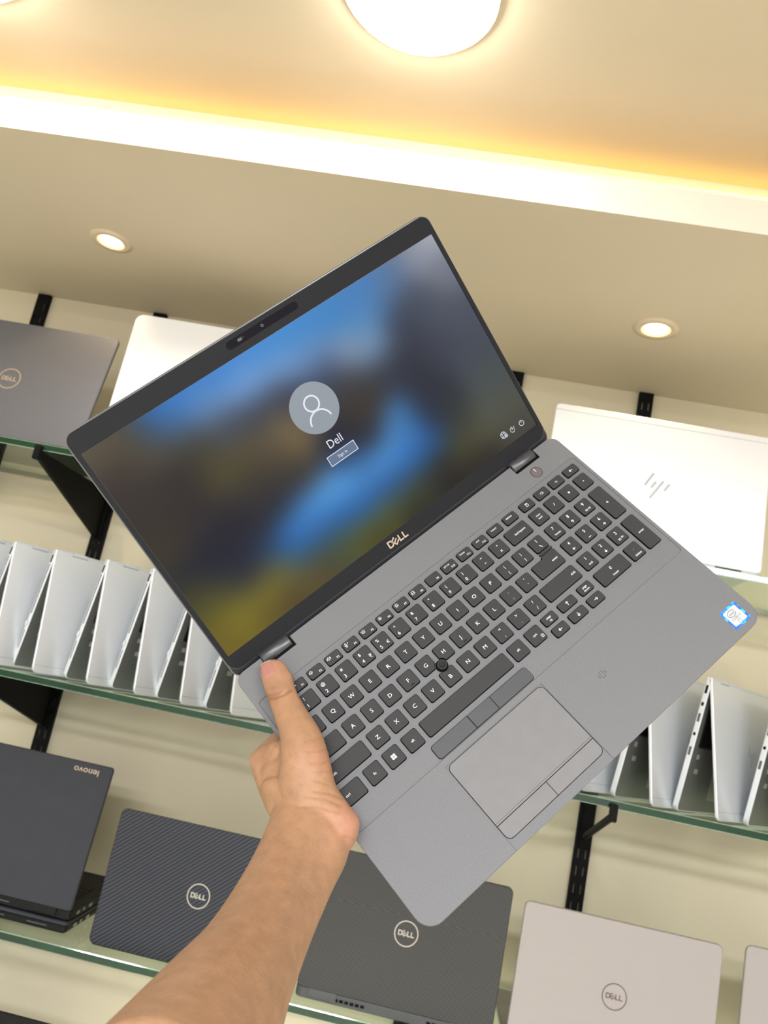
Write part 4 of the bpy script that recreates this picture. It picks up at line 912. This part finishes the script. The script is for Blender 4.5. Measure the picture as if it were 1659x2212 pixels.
for w0, k_, p_, d_, t_ in (((-66, -48, 4, 15), (-66, 9.5, -13, 10.3), (-36, 17, -27, 9.0), (-11, 15, -26.6, 8.0), (9, 11, -26.4, 7.2)),
                           ((-66, -46, -8, 15), (-67, 10, -31, 10.3), (-37, 0, -33, 9.2), (-12, -3, -28, 8.2), (10, -6, -26.8, 7.4)),
                           ((-65, -44, -18, 14), (-66, 7, -48, 10), (-40, -17, -43, 8.8), (-18, -22, -31, 8), (4, -25, -26.6, 7.2)),
                           ((-64, -42, -27, 13), (-64, 2, -62, 9), (-44, -27, -51, 8), (-27, -38, -37, 7.2), (-9, -42, -26, 6.4))):
    bone(bm, [w0, tuple((a * .45 + b * .55) for a, b in zip(w0, k_)), k_, tuple((a + b) / 2 for a, b in zip(k_, p_)), p_, d_, t_])
bone(bm, [(-54, 1, 6, 9.5), (-62, 7, -4, 9.5), (-66, 10, -12, 9.8)])
bone(bm, [(-50, -16, 10, 13), (-64, -10, -2, 12.5), (-66, -4, -14, 11)])
bone(bm, [(-66, 8.5, -12, 10.6), (-68.5, -4, -10, 12), (-70.0, -18, -4, 13.5), (-71, -32, 4, 15)])
bone(bm, [(-56, -32, 8, 16), (-68, -26, -3, 14), (-67, -12, -12, 11)])
bone(bm, [(-60, -30, 8, 15), (-66, -25, -8, 14), (-66, -20, -30, 12), (-65, -22, -45, 10)])
bmesh.ops.triangulate(bm, faces=bm.faces); bmesh.ops.recalc_face_normals(bm, faces=bm.faces)
me = bpy.data.meshes.new('hand_raw'); bm.to_mesh(me); bm.free()
ob = bpy.data.objects.new('hand_raw', me); COL.objects.link(ob)
md = ob.modifiers.new('r', 'REMESH'); md.mode = 'VOXEL'; md.voxel_size = 1.15
sm = ob.modifiers.new('s', 'SMOOTH'); sm.factor = 0.5; sm.iterations = 9
bpy.context.view_layer.update(); dg = bpy.context.evaluated_depsgraph_get()
hm = bpy.data.meshes.new_from_object(ob.evaluated_get(dg)); bpy.data.objects.remove(ob); bpy.data.meshes.remove(me)
# creases, tendons and veins: (points in the x-y plane, half width, depth; negative = raised)
LINES = [([(-36.5, 42.5), (-31, 36.0), (-24, 33.2)], 0.9, 0.55), ([(-35.8, 37.0), (-30, 31.5), (-22, 29.2), (-17, 29.5)], 1.0, 0.8), ([(-35.5, 39.8), (-30, 34.2), (-26, 32.5)], 0.7, 0.35),
         ([(-33, 45), (-27, 40.5)], 0.7, 0.3),
         ([(-50, -47), (-42, -55), (-37, -62)], 0.9, 0.4), ([(-58, -46), (-47, -56), (-41, -66)], 0.9, 0.35), ([(-66, -48), (-54, -58), (-45, -70)], 0.9, 0.3), ([(-45, -41), (-39, -49)], 0.8, 0.3),
         ([(-36, -22), (-30, -26), (-24, -26)], 0.8, 0.2), ([(-40, -30), (-33, -34), (-27, -34)], 0.8, 0.2), ([(-42, -36), (-36, -40), (-30, -41)], 0.8, 0.2), ([(-34, -14), (-27, -17), (-21, -17)], 0.8, 0.2),
         ([(-52, -84), (-48, -88), (-46, -93)], 0.8, 0.3), ([(-60, 1), (-55, 2.5), (-51, 3.5)], 1.0, 0.3)]
VEINS = [([(-74, -72), (-88, -88), (-104, -100)], 3.0, -0.6), ([(-66, -78), (-80, -92), (-94, -106), (-110, -116)], 3.2, 0.45), ([(-70, -75), (-84, -90), (-99, -103)], 2.8, 0.3), ([(-98, -62), (-108, -76), (-126, -90)], 2.5, 0.25)]
def seg_d(x, y, pts):
    best = 1e9
    for (x0, y0), (x1, y1) in zip(pts[:-1], pts[1:]):
        dx, dy = x1 - x0, y1 - y0; u = max(0, min(1, ((x - x0) * dx + (y - y0) * dy) / (dx * dx + dy * dy)))
        best = min(best, (x - x0 - u * dx) ** 2 + (y - y0 - u * dy) ** 2)
    return math.sqrt(best)
boxes = []
for pts, w_, dep in LINES + VEINS:
    xs = [p[0] for p in pts]; ys = [p[1] for p in pts]; boxes.append((min(xs) - 3 * w_, max(xs) + 3 * w_, min(ys) - 3 * w_, max(ys) + 3 * w_))
SK = (170, 131, 101); PINK = (188, 134, 114); BROWN = (138, 97, 70); TIP = (184, 132, 112); VEIN = (146, 116, 96)
cols = []
hm_n = [v.normal.copy() for v in hm.vertices]
for v, nn in zip(hm.vertices, hm_n):
    x, y, z = v.co; cr_ = 0.0; vn = 0.0; off = 0.0
    if nn.z > 0.1:
        for (pts, w_, dep), bb in zip(LINES + VEINS, boxes):
            if bb[0] < x < bb[1] and bb[2] < y < bb[3]:
                d_ = seg_d(x, y, pts); g = math.exp(-(d_ / w_) ** 2)
                off += dep * g
                if w_ < 1.5: cr_ = max(cr_, g * min(1, dep * 1.4))
                else: vn = max(vn, g * abs(dep) * 0.5)
    c = Vector(SK)
    def mixc(col, k):
        global c
        c = c.lerp(Vector(col), max(0, min(1, k)))
    mixc(TIP, 0.75 * math.exp(-((x + 17) ** 2 + (y - 56) ** 2) / 130))
    mixc(PINK, 0.75 * math.exp(-((x + 42) ** 2 + (y + 79) ** 2) / 260)); mixc(PINK, 0.3 * math.exp(-((x + 33) ** 2 + (y + 28) ** 2) / 200))
    mixc(PINK, 0.35 * math.exp(-((x + 74) ** 2 + (y - 14) ** 2) / 60))
    mixc(BROWN, 0.45 * math.exp(-((x + 29) ** 2 + (y - 36) ** 2) / 40)); mixc(BROWN, 0.35 * math.exp(-((x + 57) ** 2 + (y - 3) ** 2) / 50))
    mixc(BROWN, 0.8 * cr_); mixc(VEIN, vn)
    cols.append(s2l(tuple(c)) + (1,)); v.co = v.co - nn * off
hm.update()
bvh = BVHTree.FromPolygons([v.co.copy() for v in hm.vertices], [tuple(p.vertices) for p in hm.polygons])
at_ = hm.color_attributes.new('skin', 'FLOAT_COLOR', 'POINT')
for k, c in enumerate(cols): at_.data[k].color = c
verts_mm = [v.co.copy() for v in hm.vertices]
hm.transform(Matrix.Scale(0.001, 4))
skin = mat('skin', SK, 0.48, spec=0.4, bump=(500, 0.5, 0.0006), sss=0.12)
nt = skin.node_tree; N = nt.nodes; L = nt.links; b = N['Principled BSDF']
an = N.new('ShaderNodeAttribute'); an.attribute_name = 'skin'; ns = N.new('ShaderNodeTexNoise'); ns.inputs['Scale'].default_value = 90; ns.inputs['Detail'].default_value = 5
L.new(N['Texture Coordinate'].outputs['Object'], ns.inputs['Vector']); mr = N.new('ShaderNodeMapRange'); mr.inputs[1].default_value = 0.3; mr.inputs[2].default_value = 0.7; mr.inputs[3].default_value = 0.88; mr.inputs[4].default_value = 1.08
L.new(ns.outputs['Fac'], mr.inputs[0]); vm = N.new('ShaderNodeVectorMath'); vm.operation = 'SCALE'; L.new(an.outputs['Color'], vm.inputs[0]); L.new(mr.outputs[0], vm.inputs['Scale']); L.new(vm.outputs[0], b.inputs['Base Color'])
per = empty('person', HM, label="person's bare left forearm and hand gripping the held laptop, thumb on top", cat='person')
hand = link('forearm_and_hand', hm, skin, per, smooth=True)
# nail
bm = bmesh.new(); G_ = 14
BLn, BRn, TRn, TLn = Vector((-29.0, 50.0)), Vector((-17.4, 48.8)), Vector((-13.6, 64.5)), Vector((-25.6, 68.0))
gr = []
for j in range(G_ + 1):
    row = []
    for i in range(G_ + 1):
        a, b2 = 2 * i / G_ - 1, 2 * j / G_ - 1
        a_, b_ = a * math.sqrt(1 - b2 * b2 * 0.28), b2 * math.sqrt(1 - a * a * 0.28)      # rounded square
        u, v_ = (a_ + 1) / 2, (b_ + 1) / 2
        p = (BLn * (1 - u) + BRn * u) * (1 - v_) + (TLn * (1 - u) + TRn * u) * v_
        hit = bvh.ray_cast(Vector((p.x, p.y, 60)), Vector((0.0, 0, -1)))
        if hit[0] is None: hit = bvh.find_nearest(Vector((p.x, p.y, 8)))
        edge = max(abs(a), abs(b2)); off = 0.42 * (1 - edge ** 6) - 0.06
        q = hit[0] + hit[1] * off; row.append(bm.verts.new(q * 0.001))
    gr.append(row)
for j in range(G_):
    for i in range(G_): bm.faces.new((gr[j][i], gr[j][i + 1], gr[j + 1][i + 1], gr[j + 1][i])).material_index = 1 if j >= G_ - 2 else 0
link('thumb_nail', mesh_from(bm), [M['nail'], mat('nail_free_edge', (206, 190, 150), 0.35)], per, smooth=True, label='pink thumb nail')
# fine hairs
bm = bmesh.new(); rnd = random.Random(3); polys = [p for p in hm.polygons if p.normal.z > -0.1]; cnt = 0
for _ in range(9000):
    p = rnd.choice(polys); c = p.center * 1000; n_ = p.normal
    if c.y > -2 or c.x > -30 and c.y > -70: continue
    if cnt > 900: break
    dens = 1.0 if c.x + c.y * 0.4 < -110 else 0.35
    if rnd.random() > dens: continue
    cnt += 1; Lh = rnd.uniform(3, 7.5); dr = (Vector((0.45 + rnd.uniform(-.5, .5), -0.8 + rnd.uniform(-.4, .4), 0.1))); dr = (dr - n_ * dr.dot(n_)).normalized(); sd = n_.cross(dr).normalized(); cv = rnd.uniform(-.35, .35)
    prev = None
    for k in range(4):
        s_ = k / 3; q = c + dr * Lh * s_ + sd * cv * Lh * s_ * s_ + n_ * (0.05 + 0.9 * s_ * (1 - 0.4 * s_)); w_ = 0.042 * (1 - s_ * 0.8)
        cur = (bm.verts.new((q + sd * w_) * .001), bm.verts.new((q - sd * w_) * .001))
        if prev: bm.faces.new((prev[0], prev[1], cur[1], cur[0]))
        prev = cur
link('arm_hair', mesh_from(bm), mat('dark_brown_hair', (70, 46, 32), 0.5), per, kind='stuff')
